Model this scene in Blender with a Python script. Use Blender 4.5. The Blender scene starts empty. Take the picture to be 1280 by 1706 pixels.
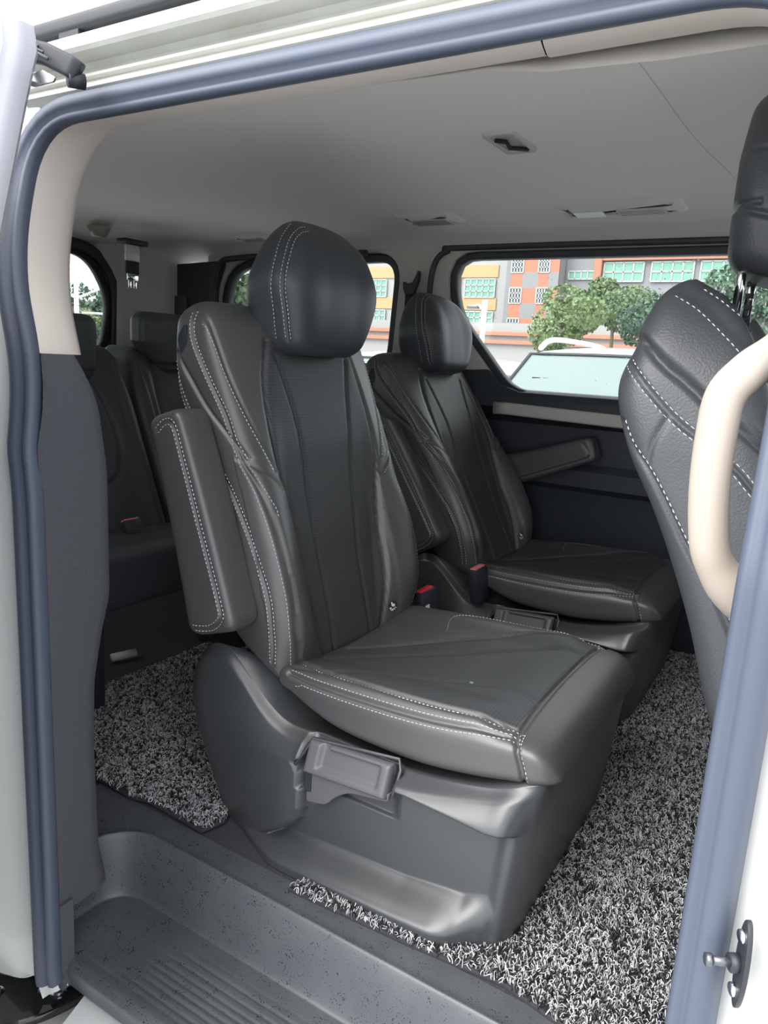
import bpy, bmesh, math, random
import numpy as np
from mathutils import Vector, Matrix
from mathutils.bvhtree import BVHTree

S = bpy.context.scene
COL = S.collection
random.seed(7); RNG = np.random.default_rng(7)

# ------------------------------------------------------------------ camera, sky, exposure
cam_d = bpy.data.cameras.new('camera'); cam = bpy.data.objects.new('camera', cam_d); COL.objects.link(cam)
cam_d.sensor_fit = 'VERTICAL'; cam_d.sensor_height = 24.0; cam_d.sensor_width = 18.0
cam_d.lens = 1225.0 / 1706.0 * 24.0
cam_d.clip_start = 0.02; cam_d.clip_end = 500
M = [[0.8492875, 0.15377876, -0.50503747], [0.52459827, -0.13850833, 0.8400072], [0.05922336, -0.97834939, -0.19830546]]
cam.matrix_world = Matrix(((M[0][0], -M[0][1], -M[0][2], 0.0), (M[1][0], -M[1][1], -M[1][2], 0.0),
                           (M[2][0], -M[2][1], -M[2][2], 0.9), (0, 0, 0, 1)))
S.camera = cam
w = bpy.data.worlds.new('overcast_sky'); S.world = w; w.use_nodes = True
nt = w.node_tree; bg = nt.nodes['Background']
tc = nt.nodes.new('ShaderNodeTexCoord'); sx = nt.nodes.new('ShaderNodeSeparateXYZ'); rp = nt.nodes.new('ShaderNodeValToRGB')
nt.links.new(tc.outputs['Generated'], sx.inputs[0]); nt.links.new(sx.outputs['Z'], rp.inputs[0]); nt.links.new(rp.outputs[0], bg.inputs['Color'])
rp.color_ramp.elements[0].position = 0.0; rp.color_ramp.elements[0].color = (0.80, 0.86, 0.90, 1)
rp.color_ramp.elements[1].position = 0.6; rp.color_ramp.elements[1].color = (0.97, 0.98, 1.0, 1)
bg.inputs['Strength'].default_value = 1.0
sun_d = bpy.data.lights.new('soft_sun', 'SUN'); sun_d.energy = 2.4; sun_d.angle = math.radians(60); sun_d.color = (1.0, 0.98, 0.95)
sun = bpy.data.objects.new('soft_sun', sun_d); COL.objects.link(sun)
sun.rotation_euler = Vector((0.35, 0.75, -0.80)).to_track_quat('-Z', 'Y').to_euler()
S.view_settings.view_transform = 'Standard'; S.view_settings.look = 'None'
S.view_settings.gamma = 1.0; S.view_settings.exposure = 1.5; S.view_settings.use_curve_mapping = False

# ------------------------------------------------------------------ materials
def mat(name, col, rough=0.5, metal=0.0, bump=None, spec=0.5, var=None, coat=0.0, sheen=0.0):
    """bump=(kind, scale, strength, distance); var=(scale, colour, amount)"""
    m = bpy.data.materials.new(name); m.use_nodes = True; t = m.node_tree; b = t.nodes['Principled BSDF']
    b.inputs['Base Color'].default_value = (*col, 1); b.inputs['Roughness'].default_value = rough
    b.inputs['Metallic'].default_value = metal; b.inputs['Specular IOR Level'].default_value = spec
    b.inputs['Coat Weight'].default_value = coat; b.inputs['Sheen Weight'].default_value = sheen
    g = t.nodes.new('ShaderNodeNewGeometry')
    o = t.nodes.new('ShaderNodeTexCoord')
    if bump:
        k, sc, st, di = bump
        if k == 'voronoi':
            n = t.nodes.new('ShaderNodeTexVoronoi'); n.inputs['Scale'].default_value = sc; n.feature = 'SMOOTH_F1'; out = n.outputs['Distance']
        else:
            n = t.nodes.new('ShaderNodeTexNoise'); n.inputs['Scale'].default_value = sc; n.inputs['Detail'].default_value = 3; out = n.outputs['Fac']
        t.links.new(o.outputs['Object'], n.inputs['Vector'])
        bp = t.nodes.new('ShaderNodeBump'); bp.inputs['Strength'].default_value = st; bp.inputs['Distance'].default_value = di
        t.links.new(out, bp.inputs['Height']); t.links.new(bp.outputs[0], b.inputs['Normal'])
    if var:
        sc, c2, amt = var
        n2 = t.nodes.new('ShaderNodeTexNoise'); n2.inputs['Scale'].default_value = sc; n2.inputs['Detail'].default_value = 5
        t.links.new(o.outputs['Object'], n2.inputs['Vector'])
        r2 = t.nodes.new('ShaderNodeMapRange'); r2.inputs[1].default_value = 0.35; r2.inputs[2].default_value = 0.7; r2.inputs[4].default_value = amt
        t.links.new(n2.outputs['Fac'], r2.inputs[0])
        mx = t.nodes.new('ShaderNodeMix'); mx.data_type = 'RGBA'; mx.inputs[6].default_value = (*col, 1); mx.inputs[7].default_value = (*c2, 1)
        t.links.new(r2.outputs[0], mx.inputs[0]); t.links.new(mx.outputs[2], b.inputs['Base Color'])
    return m

def spots(m, scale, thresh, col, rough=None):
    """wet or dusty spots with a shape of their own, laid over a material's colour"""
    t = m.node_tree; b = t.nodes['Principled BSDF']
    o = t.nodes.new('ShaderNodeTexCoord'); v = t.nodes.new('ShaderNodeTexVoronoi'); v.inputs['Scale'].default_value = scale
    t.links.new(o.outputs['Object'], v.inputs['Vector'])
    n = t.nodes.new('ShaderNodeTexNoise'); n.inputs['Scale'].default_value = scale * 0.22
    t.links.new(o.outputs['Object'], n.inputs['Vector'])
    mu = t.nodes.new('ShaderNodeMath'); mu.operation = 'MULTIPLY_ADD'; mu.inputs[1].default_value = 0.9; mu.inputs[2].default_value = thresh - 0.45
    t.links.new(n.outputs['Fac'], mu.inputs[0])
    c = t.nodes.new('ShaderNodeMath'); c.operation = 'LESS_THAN'
    t.links.new(v.outputs['Distance'], c.inputs[0]); t.links.new(mu.outputs[0], c.inputs[1])
    mx = t.nodes.new('ShaderNodeMix'); mx.data_type = 'RGBA'
    lk = b.inputs['Base Color'].links
    if lk: t.links.new(lk[0].from_socket, mx.inputs[6])
    else: mx.inputs[6].default_value = b.inputs['Base Color'].default_value
    mx.inputs[7].default_value = (*col, 1)
    t.links.new(c.outputs[0], mx.inputs[0]); t.links.new(mx.outputs[2], b.inputs['Base Color'])
    if rough is not None:
        m2 = t.nodes.new('ShaderNodeMix'); m2.inputs[2].default_value = b.inputs['Roughness'].default_value; m2.inputs[3].default_value = rough
        t.links.new(c.outputs[0], m2.inputs[0]); t.links.new(m2.outputs[0], b.inputs['Roughness'])
    return m

LEATHER = mat('black_leather', (0.058, 0.059, 0.062), 0.42, bump=('voronoi', 700, 0.22, 0.0006), spec=0.85)
LEATHER2 = mat('smooth_black_leather', (0.044, 0.048, 0.055), 0.46, bump=('noise', 500, 0.12, 0.0004))
FRONTLEATHER = mat('grained_black_leather', (0.056, 0.060, 0.067), 0.42, bump=('voronoi', 380, 0.35, 0.001))
def perforated(name, sc):
    m = mat(name, (0.046, 0.049, 0.053), 0.5, bump=('noise', 500, 0.1, 0.0004))
    t = m.node_tree; b = t.nodes['Principled BSDF']; o = t.nodes.new('ShaderNodeTexCoord')
    v = t.nodes.new('ShaderNodeTexVoronoi'); v.inputs['Scale'].default_value = 175; v.inputs['Randomness'].default_value = 0.0
    mp = t.nodes.new('ShaderNodeMapping'); mp.inputs['Scale'].default_value = sc
    t.links.new(o.outputs['Object'], mp.inputs[0]); t.links.new(mp.outputs[0], v.inputs['Vector'])
    c = t.nodes.new('ShaderNodeMath'); c.operation = 'LESS_THAN'; c.inputs[1].default_value = 0.20
    t.links.new(v.outputs['Distance'], c.inputs[0])
    mx = t.nodes.new('ShaderNodeMix'); mx.data_type = 'RGBA'; mx.inputs[6].default_value = (0.046, 0.049, 0.053, 1); mx.inputs[7].default_value = (0.012, 0.012, 0.013, 1)
    t.links.new(c.outputs[0], mx.inputs[0]); t.links.new(mx.outputs[2], b.inputs['Base Color'])
    return m
PERF = perforated('perforated_leather', (1, 1, 0.0))
PERFB = perforated('perforated_back_leather', (0.0, 1, 1))
STITCH = mat('white_thread', (0.62, 0.63, 0.65), 0.8)
PLASTIC = mat('dark_grey_plastic', (0.046, 0.049, 0.053), 0.33, bump=('noise', 900, 0.25, 0.0004), var=(9, (0.054, 0.057, 0.061), 0.6), spec=0.75)
PLASTIC_LT = mat('lever_grey_plastic', (0.10, 0.102, 0.110), 0.38, bump=('noise', 900, 0.2, 0.0003))
BLACKP = mat('black_plastic', (0.022, 0.025, 0.032), 0.5, bump=('noise', 700, 0.2, 0.0003))
TRIMBLK = mat('black_trim', (0.032, 0.037, 0.046), 0.48, bump=('noise', 600, 0.2, 0.0004))
GLOSSBLK = mat('gloss_black_paint', (0.010, 0.011, 0.013), 0.12, coat=0.6)
RUBBER = mat('black_rubber', (0.060, 0.074, 0.112), 0.50, bump=('noise', 60, 0.15, 0.001), var=(14, (0.068, 0.080, 0.105), 0.6))
RUBBER2 = mat('worn_black_rubber', (0.030, 0.035, 0.045), 0.5, bump=('noise', 220, 0.3, 0.0006), var=(30, (0.06, 0.066, 0.08), 0.6))
BEIGE = mat('beige_plastic', (0.34, 0.295, 0.255), 0.5, bump=('noise', 900, 0.2, 0.0003))
BEIGE2 = mat('pale_beige_plastic', (0.64, 0.58, 0.54), 0.6, bump=('noise', 900, 0.2, 0.0003))
BEIGED = mat('grey_beige_plastic', (0.50, 0.485, 0.455), 0.55, bump=('noise', 900, 0.2, 0.0003))
HEAD = mat('headliner_fabric', (0.80, 0.795, 0.77), 0.95, bump=('noise', 1400, 0.3, 0.0005), sheen=0.2)
CARPET = mat('black_carpet', (0.034, 0.036, 0.042), 0.95, bump=('noise', 900, 0.8, 0.002), var=(300, (0.07, 0.07, 0.078), 0.8))
PILFAB = mat('charcoal_carpet_trim', (0.055, 0.058, 0.070), 0.9, bump=('noise', 1100, 0.6, 0.001), var=(400, (0.08, 0.084, 0.098), 0.7))
STEP = spots(mat('step_plastic', (0.070, 0.076, 0.086), 0.38, bump=('noise', 700, 0.4, 0.0006), var=(12, (0.092, 0.098, 0.108), 0.7)), 260, 0.16, (0.018, 0.020, 0.024), 0.25)
WHITE = mat('white_paint', (0.70, 0.71, 0.70), 0.25, coat=0.5, var=(4, (0.64, 0.65, 0.63), 0.4))
WHITE2 = mat('dusty_white_paint', (0.44, 0.45, 0.43), 0.4, coat=0.2, var=(18, (0.36, 0.355, 0.32), 0.6))
DOORGREY = mat('satin_silver_paint', (0.24, 0.25, 0.285), 0.4, coat=0.3)
CHROME = mat('chrome', (0.75, 0.76, 0.78), 0.12, metal=1.0)
STEELD = mat('dark_steel', (0.16, 0.17, 0.19), 0.32, metal=0.8)
RED = mat('red_plastic', (0.75, 0.03, 0.05), 0.4)
PINK = mat('faded_red_plastic', (0.80, 0.20, 0.22), 0.45)
LABELW = mat('white_label', (0.8, 0.8, 0.8), 0.5)
LENS = mat('frosted_lens', (0.62, 0.62, 0.60), 0.25)
WEB = mat('black_webbing', (0.016, 0.018, 0.022), 0.8, bump=('noise', 600, 0.3, 0.0004))

def glass(name, tint, a):
    m = bpy.data.materials.new(name); m.use_nodes = True; t = m.node_tree; t.nodes.clear()
    o = t.nodes.new('ShaderNodeOutputMaterial'); tr = t.nodes.new('ShaderNodeBsdfTransparent'); gl = t.nodes.new('ShaderNodeBsdfGlossy')
    fr = t.nodes.new('ShaderNodeFresnel'); fr.inputs['IOR'].default_value = 1.45; mx = t.nodes.new('ShaderNodeMixShader')
    tr.inputs['Color'].default_value = (*tint, 1); gl.inputs['Roughness'].default_value = 0.03
    df = t.nodes.new('ShaderNodeBsdfDiffuse'); df.inputs['Color'].default_value = (0.75, 0.8, 0.8, 1); m2 = t.nodes.new('ShaderNodeMixShader'); m2.inputs[0].default_value = a
    t.links.new(fr.outputs[0], mx.inputs[0]); t.links.new(tr.outputs[0], mx.inputs[1]); t.links.new(gl.outputs[0], mx.inputs[2])
    t.links.new(mx.outputs[0], m2.inputs[1]); t.links.new(df.outputs[0], m2.inputs[2]); t.links.new(m2.outputs[0], o.inputs[0])
    return m
GLASS = glass('clear_pane', (0.97, 0.985, 0.98), 0.04)
DROP = mat('water_drop', (0.75, 0.8, 0.82), 0.08, spec=0.8); DROP.node_tree.nodes['Principled BSDF'].inputs['Transmission Weight'].default_value = 0.8
DROP.node_tree.nodes['Principled BSDF'].inputs['IOR'].default_value = 1.33

# ------------------------------------------------------------------ object helpers
def link(name, me, m, parent=None, smooth=True):
    o = bpy.data.objects.new(name, me); COL.objects.link(o)
    if m is not None:
        for x in (m if isinstance(m, (list, tuple)) else [m]): me.materials.append(x)
    if smooth: me.polygons.foreach_set('use_smooth', np.ones(len(me.polygons), dtype=bool))
    if parent is not None: o.parent = parent
    return o
def mesh(name, V, F, m, parent=None, smooth=True, mi=None):
    me = bpy.data.meshes.new(name); V = np.asarray(V, dtype=float)
    me.from_pydata(V.tolist(), [], [list(map(int, f)) for f in F]); me.update()
    if mi is not None: me.polygons.foreach_set('material_index', np.asarray(mi, dtype=np.int32))
    return link(name, me, m, parent, smooth)
def sharp(o, ang=35):
    me = o.data; me.update()
    bm = bmesh.new(); bm.from_mesh(me)
    for e in bm.edges:
        if len(e.link_faces) == 2 and e.calc_face_angle(0) > math.radians(ang): e.smooth = False
    bm.to_mesh(me); bm.free(); return o
def fix(o):
    bm = bmesh.new(); bm.from_mesh(o.data); bmesh.ops.recalc_face_normals(bm, faces=bm.faces); bm.to_mesh(o.data); bm.free(); return o
def empty(name, label, cat, loc=(0, 0, 0), group=None):
    o = bpy.data.objects.new(name, None); COL.objects.link(o); o.location = loc; o.empty_display_size = 0.1
    return tag(o, label, cat, group)
def tag(o, label, cat, group=None):
    o['label'] = label; o['category'] = cat
    if group: o['group'] = group
    return o
def struct(o, label=None):
    o['kind'] = 'structure'
    if label: o['label'] = label
    return o
def grid_faces(Mr, N, wrap=True):
    i = np.arange(Mr - 1)[:, None]; j = np.arange(N if wrap else N - 1)[None, :]; j2 = (j + 1) % N
    return np.stack([i * N + j, i * N + j2, (i + 1) * N + j2, (i + 1) * N + j], -1).reshape(-1, 4)
def bbox_bm(bm, x0, x1, y0, y1, z0, z1, bev=0.0, seg=2, rot=None):
    r = bmesh.ops.create_cube(bm, size=1.0)
    vs = r['verts']
    for v in vs: v.co = Vector(((v.co.x + .5) * (x1 - x0) + x0, (v.co.y + .5) * (y1 - y0) + y0, (v.co.z + .5) * (z1 - z0) + z0))
    if bev > 0:
        es = list({e for v in vs for e in v.link_edges})
        res = bmesh.ops.bevel(bm, geom=es, offset=bev, segments=seg, profile=0.5, affect='EDGES')
    return bm
def box(name, x0, x1, y0, y1, z0, z1, m, parent=None, bev=0.0, seg=2):
    bm = bmesh.new(); bbox_bm(bm, x0, x1, y0, y1, z0, z1, bev, seg); me = bpy.data.meshes.new(name); bm.to_mesh(me); bm.free()
    o = link(name, me, m, parent, bev > 0)
    return sharp(o, 40) if bev > 0 else o
def boxes(name, L, m, parent=None, bev=0.0, mi=None):
    V = []; F = []; MI = []
    bm = bmesh.new()
    for k, b in enumerate(L):
        n0 = len(bm.faces); bbox_bm(bm, *b, bev)
    me = bpy.data.meshes.new(name); bm.to_mesh(me); bm.free()
    if mi is not None:
        me.polygons.foreach_set('material_index', np.repeat(np.array(mi, dtype=np.int32), 6))
    return link(name, me, m, parent, False)
def smoothpath(P, n=8, closed=False):
    P = [Vector(p) for p in P]; out = []; N = len(P)
    rng = range(N if closed else N - 1)
    for i in rng:
        p1, p2 = P[i], P[(i + 1) % N]
        p0 = P[(i - 1) % N] if (closed or i > 0) else p1 * 2 - p2
        p3 = P[(i + 2) % N] if (closed or i + 2 < N) else p2 * 2 - p1
        for k in range(n):
            t = k / n
            out.append(0.5 * ((2 * p1) + (p2 - p0) * t + (2 * p0 - 5 * p1 + 4 * p2 - p3) * t * t + (3 * p1 - p0 - 3 * p2 + p3) * t ** 3))
    if not closed: out.append(P[-1].copy())
    return out
def sweep(name, path, prof, m, parent=None, closed=False, up=(0, 0, 1), scale=None):
    """prof: list of (a,b) closed section; a along side, b along up"""
    P = [Vector(p) for p in path]; n = len(P); K = len(prof); V = []
    U = Vector(up)
    for i, p in enumerate(P):
        t = (P[(i + 1) % n] - P[i - 1]) if closed else (P[min(i + 1, n - 1)] - P[max(i - 1, 0)])
        t.normalize(); s = t.cross(U)
        if s.length < 1e-4: s = t.cross(Vector((1, 0, 0)))
        s.normalize(); u = s.cross(t)
        k = scale[i] if scale is not None else 1.0
        for a, b in prof: V.append(p + s * a * k + u * b * k)
    if closed:
        F = [[i * K + j, i * K + (j + 1) % K, ((i + 1) % n) * K + (j + 1) % K, ((i + 1) % n) * K + j] for i in range(n) for j in range(K)]
    else:
        F = grid_faces(n, K).tolist() + [list(range(K))[::-1], [(n - 1) * K + j for j in range(K)]]
    return fix(mesh(name, V, F, m, parent))
def circ(r, n=10, ry=None):
    ry = ry or r
    return [(r * math.cos(2 * math.pi * i / n), ry * math.sin(2 * math.pi * i / n)) for i in range(n)]
def tube(name, path, r, m, parent=None, n=10, up=(0, 0, 1), ry=None): return sweep(name, path, circ(r, n, ry), m, parent, up=up)
def rrect(w, h, r, n=5):
    out = []
    for cx, cy, a0 in ((w / 2 - r, h / 2 - r, 0), (-w / 2 + r, h / 2 - r, 90), (-w / 2 + r, -h / 2 + r, 180), (w / 2 - r, -h / 2 + r, 270)):
        for k in range(n + 1):
            a = math.radians(a0 + 90 * k / n); out.append((cx + r * math.cos(a), cy + r * math.sin(a)))
    return out
def roundpoly(P, r, n=6):
    """P list of 2D points; r radius or list"""
    out = []; N = len(P)
    for i in range(N):
        a, b, c = (np.array(P[(i + k) % N], float) for k in (-1, 0, 1))
        rr = r[i] if isinstance(r, (list, tuple)) else r
        d1 = (a - b) / np.linalg.norm(a - b); d2 = (c - b) / np.linalg.norm(c - b)
        if rr <= 0: out.append(tuple(b)); continue
        s = min(rr, .45 * np.linalg.norm(a - b), .45 * np.linalg.norm(c - b))
        for k in range(n + 1):
            t = k / n; q = (1 - t) ** 2 * (b + d1 * s) + 2 * t * (1 - t) * b + t * t * (b + d2 * s); out.append(tuple(q))
    return out
def plate(name, outer, holes, depth, bev, m, parent, place):
    """flat plate with holes: 2D curve filled and extruded; place(u,v,w)->xyz, w in 0..depth"""
    cu = bpy.data.curves.new(name, 'CURVE'); cu.dimensions = '2D'; cu.fill_mode = 'BOTH'; cu.extrude = depth / 2 - bev; cu.bevel_depth = bev; cu.bevel_resolution = 1
    cu.offset = -bev
    for L in [outer] + list(holes):
        sp = cu.splines.new('POLY'); sp.points.add(len(L) - 1); sp.use_cyclic_u = True
        for i, p in enumerate(L): sp.points[i].co = (p[0], p[1], 0, 1)
    o = bpy.data.objects.new(name, cu); COL.objects.link(o)
    bpy.context.view_layer.update()
    me = bpy.data.meshes.new_from_object(o.evaluated_get(bpy.context.evaluated_depsgraph_get()))
    bpy.data.objects.remove(o); bpy.data.curves.remove(cu)
    for v in me.vertices: v.co = Vector(place(v.co.x, v.co.y, v.co.z + depth / 2))
    me.materials.clear(); me.name = name
    o = link(name, me, m, parent, True); fix(o); return sharp(o, 30)
def ring2d(L, off):
    """offset a closed 2D loop outward by off (loop counter-clockwise)"""
    P = np.array(L, float); t = np.roll(P, -1, 0) - np.roll(P, 1, 0); t /= np.maximum(np.linalg.norm(t, axis=1, keepdims=True), 1e-9)
    n = np.stack([t[:, 1], -t[:, 0]], 1); return P + n * off
def resample(L, n, closed=True):
    P = np.array(L, float)
    if closed: P = np.vstack([P, P[:1]])
    d = np.r_[0, np.cumsum(np.linalg.norm(np.diff(P, axis=0), axis=1))]
    s = np.linspace(0, d[-1], n, endpoint=not closed)
    return np.stack([np.interp(s, d, P[:, k]) for k in range(P.shape[1])], 1)

# ------------------------------------------------------------------ upholstery: lofted skins with seams and stitching
def ends(a0, a1, r0, r1, n, k=7):
    out = [(a0 + r0 * (1 - math.sin(f)), r0 * (1 - math.cos(f))) for f in np.linspace(math.pi / 2, 0, k)]
    out = [(a0 + r0 * (1 - math.cos(f)), r0 * (1 - math.sin(f))) for f in np.linspace(0.12, math.pi / 2, k)]
    out += [(a, 0.0) for a in np.linspace(a0 + r0, a1 - r1, n)[1:-1]]
    out += [(a1 - r1 * (1 - math.cos(f)), r1 * (1 - math.sin(f))) for f in np.linspace(math.pi / 2, 0.12, k)]
    return out
def superell(N, p):
    th = np.linspace(0, 2 * np.pi, 4000, endpoint=False); c, s = np.cos(th), np.sin(th)
    P = np.stack([np.sign(c) * np.abs(c) ** (2 / p), np.sign(s) * np.abs(s) ** (2 / p)], 1)
    return resample(P, N)
def polydist(Q, L):
    L = np.asarray(L, float); best = np.full(len(Q), 1e9)
    for a, b in zip(L[:-1], L[1:]):
        ab = b - a; t = np.clip(((Q - a) @ ab) / max(ab @ ab, 1e-12), 0, 1)
        d = np.linalg.norm(Q - (a + t[:, None] * ab), axis=1); best = np.minimum(best, d)
    return best
AX = {'x': (1, 2), 'y': (0, 2), 'z': (0, 1)}     # projection plane of each direction
def skin(name, secs, m, parent, seams=(), disp=None, matfn=None, off=(0, 0, 0), crown=False):
    """secs: (M,N,3) rings, closed; seams: (axis, sign, polyline, depth, width)"""
    V = np.array(secs)
    c0, c1 = V[0].mean(0), V[-1].mean(0)
    if crown: c1[2] = V[-1][:, 2].max() + 0.002
    V = np.concatenate([[c0 + (V[0] - c0) * k for k in (0.04, 0.35, 0.65, 0.85)], V, [c1 + (V[-1] - c1) * k for k in (0.85, 0.65, 0.35, 0.04)]]); Mr, N, _ = V.shape
    du = np.roll(V, -1, 1) - np.roll(V, 1, 1); dv = np.gradient(V, axis=0)
    nr = np.cross(du, dv); nr /= np.maximum(np.linalg.norm(nr, axis=2, keepdims=True), 1e-12)
    ctr = V.reshape(-1, 3).mean(0)
    if np.sum(nr * (V - ctr)) < 0: nr = -nr
    P = V.reshape(-1, 3); n = nr.reshape(-1, 3); D = np.zeros(len(P))
    for ax, sg, L, dep, wd in seams:
        a = 'xyz'.index(ax); c = AX[ax]; ok = n[:, a] * sg > 0.12
        if ax == 'y': lo_, hi_ = P[:, 1].min(), P[:, 1].max(); ok &= (P[:, 1] - (lo_ + hi_) / 2) * sg > 0.30 * (hi_ - lo_)
        idx = np.where(ok)[0]; d = polydist(P[idx][:, c], L); D[idx] = np.minimum(D[idx], -dep * np.exp(-(d / wd) ** 2))
    if disp is not None: D = D + disp(P, n)
    P = P + n * D[:, None]
    F = grid_faces(Mr, N).tolist()
    c0 = P[:N].mean(0); c1 = P[-N:].mean(0); k = len(P); P = np.vstack([P, c0, c1])
    F += [[j, (j + 1) % N, k] for j in range(N)] + [[(Mr - 1) * N + j, (Mr - 1) * N + (j + 1) % N, k + 1] for j in range(N)]
    mi = None
    if matfn is not None:
        C = np.array([P[f].mean(0) for f in F]); mi = matfn(C)
    o = mesh(name, P - np.array(off), F, m, parent, mi=mi); fix(o)
    bvh = BVHTree.FromPolygons([tuple(p) for p in P], F)
    return o, bvh
def stitches(name, bvh, lines, parent, off=(0, 0, 0), L=0.0048, gap=0.0030, wd=0.0012, m=None):
    """lines: (axis, sign, polyline2d, offsets) rows of thread laid on the skin seen along the axis"""
    out_ = []
    for ax, sg, line, offs in lines:
        a = 'xyz'.index(ax); c = AX[ax]
        if isinstance(line, np.ndarray) is False: line = np.array(line, float)
        for of in offs:
            V = []; F = []
            q = resample(line, max(3, int(np.sum(np.linalg.norm(np.diff(line, axis=0), axis=1)) / 0.0015)), closed=False)
            t = np.gradient(q, axis=0); t /= np.maximum(np.linalg.norm(t, axis=1, keepdims=True), 1e-9)
            q = q + np.stack([-t[:, 1], t[:, 0]], 1) * of
            segs = [([], [])]
            for u, v in q:
                o3 = [0, 0, 0]; o3[c[0]] = u; o3[c[1]] = v; o3[a] = 9.0 * sg
                d = [0, 0, 0]; d[a] = -sg
                h = bvh.ray_cast(Vector(o3), Vector(d))
                if h[0] is None: continue
                nn = h[1] if h[1][a] * sg > 0 else -h[1]
                if segs[-1][0] and (h[0] - segs[-1][0][-1]).length > 0.012: segs.append(([], []))
                segs[-1][0].append(h[0]); segs[-1][1].append(nn)
            for pts, ns in segs:
                if len(pts) < 8: continue
                A = np.array([tuple(p) for p in pts]); B = np.array([tuple(x) for x in ns])
                s = np.r_[0, np.cumsum(np.linalg.norm(np.diff(A, axis=0), axis=1))]
                g = 0.0
                while g + L < s[-1]:
                    p0 = np.array([np.interp(g, s, A[:, k]) for k in range(3)]); p1 = np.array([np.interp(g + L, s, A[:, k]) for k in range(3)])
                    nn = np.array([np.interp(g + L / 2, s, B[:, k]) for k in range(3)]); nn /= np.linalg.norm(nn)
                    tt = p1 - p0; ln = np.linalg.norm(tt)
                    if ln > 1e-5:
                        tt /= ln; sd = np.cross(tt, nn); sd /= max(np.linalg.norm(sd), 1e-9); b = len(V)
                        pm = (p0 + p1) / 2
                        for p, hgt, ww in ((p0, -0.0003, .6), (pm, 0.0009, 1.0), (p1, -0.0003, .6)):
                            V += [p - sd * wd / 2 * ww, p + nn * hgt + nn * 0.0004, p + sd * wd / 2 * ww]
                        F += [[b, b + 1, b + 4, b + 3], [b + 1, b + 2, b + 5, b + 4], [b + 3, b + 4, b + 7, b + 6], [b + 4, b + 5, b + 8, b + 7]]
                    g += L + gap
            if V: out_.append(mesh(name, np.array(V) - np.array(off), F, m or STITCH, parent, smooth=False))
    return out_
def crv(P, n=8):
    return np.array([tuple(v)[:2] for v in smoothpath([(p[0], p[1], 0) for p in P], n)])
def copy_tree(o, parent=None):
    c = o.copy(); COL.objects.link(c); c.parent = parent
    for ch in list(o.children): copy_tree(ch, c)
    return c
def cut(o, co, no):
    """trim a mesh with a plane, keeping the side the normal points away from"""
    bm = bmesh.new(); bm.from_mesh(o.data)
    bmesh.ops.bisect_plane(bm, geom=bm.verts[:] + bm.edges[:] + bm.faces[:], plane_co=co, plane_no=no, clear_outer=True)
    bm.to_mesh(o.data); bm.free(); return o
def sstep(a, b, x):
    t = np.clip((x - a) / (b - a), 0, 1); return t * t * (3 - 2 * t)
# ================================================================== VAN SHELL
def yside(z): return 0.62 + max(0.0, z - 0.75) * 0.25
# ---- door opening loop (X, z), counter clockwise
OPEN = roundpoly([(-0.955, -0.165), (-0.045, -0.165), (-0.045, 1.223), (-1.105, 1.222), (-1.095, 1.02), (-0.992, 0.86), (-0.962, 0.72)],
                 [0.05, 0.05, 0.11, 0.13, 0.10, 0.12, 0.1], 10)
OPEN = resample(OPEN, 260)
def ring_strip(name, prof, m, parent=None, closed_prof=False, base=OPEN, sel=None):
    """prof: list of (offset outward from the loop, y added to the body side)"""
    rows = []
    for off, dy in prof:
        L = ring2d(base, off)
        rows.append(np.stack([L[:, 0], np.array([yside(z) for z in L[:, 1]]) + dy, L[:, 1]], 1))
    V = np.array(rows); n = len(base); F = grid_faces(len(rows), n).tolist()
    if closed_prof: F += [[(len(rows) - 1) * n + j, (len(rows) - 1) * n + (j + 1) % n, (j + 1) % n, j] for j in range(n)]
    if sel is not None:
        C = V.reshape(-1, 3); F = [f for f in F if sel(C[f].mean(0))]
    return mesh(name, V.reshape(-1, 3), F, m, parent)

# rubber seal: main bulb with a step and inner lip
seal = ring_strip('trim_1', [(0.034, 0.012), (0.036, 0.000), (0.030, -0.010), (0.020, -0.014), (0.012, -0.010), (0.008, -0.002), (0.004, -0.004), (-0.002, -0.001), (-0.004, 0.008), (-0.002, 0.018), (0.004, 0.024)], RUBBER, closed_prof=True)
cut(seal, (0, 0, -0.135), (0, 0, -1)); struct(seal, 'black rubber weather seal around the sliding door opening')
# white body jamb around the seal
def jy(z): return 0
jamb = ring_strip('wall_near', [(0.010, 0.03), (0.024, 0.018), (0.050, 0.016), (0.056, 0.006), (0.075, 0.004), (0.080, -0.006), (0.16, -0.010), (0.162, -0.04), (0.30, -0.045)], WHITE, sel=lambda c: (c[2] > -0.165 or c[0] > -0.1)); cut(jamb, (0, 0, 1.262), (0, 0, 1))
struct(jamb, 'white painted body frame around the door opening')

# roof side rail above the opening with the slide channel, extruded along X
prof = [(0.755, 1.246), (0.745, 1.256), (0.741, 1.259), (0.741, 1.263), (0.748, 1.266), (0.752, 1.268), (0.756, 1.274), (0.749, 1.277), (0.748, 1.280), (0.758, 1.282), (0.772, 1.287), (0.778, 1.300), (0.772, 1.306), (0.752, 1.307),
        (0.744, 1.309), (0.740, 1.314), (0.740, 1.326), (0.746, 1.333), (0.762, 1.338), (0.79, 1.345), (0.86, 1.37), (0.94, 1.40), (0.94, 1.38), (0.80, 1.29)]
def extr(name, prof, x0, x1, m, parent=None, nx=2, bend=None):
    V = []; K = len(prof)
    xs = np.linspace(x0, x1, nx)
    for x in xs:
        for y, z in prof: V.append((x, y, z + (bend(x) if bend else 0)))
    F = grid_faces(nx, K).tolist() + [list(range(K)), [(nx - 1) * K + j for j in range(K)]]
    return sharp(fix(mesh(name, V, F, m, parent)), 30)
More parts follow.
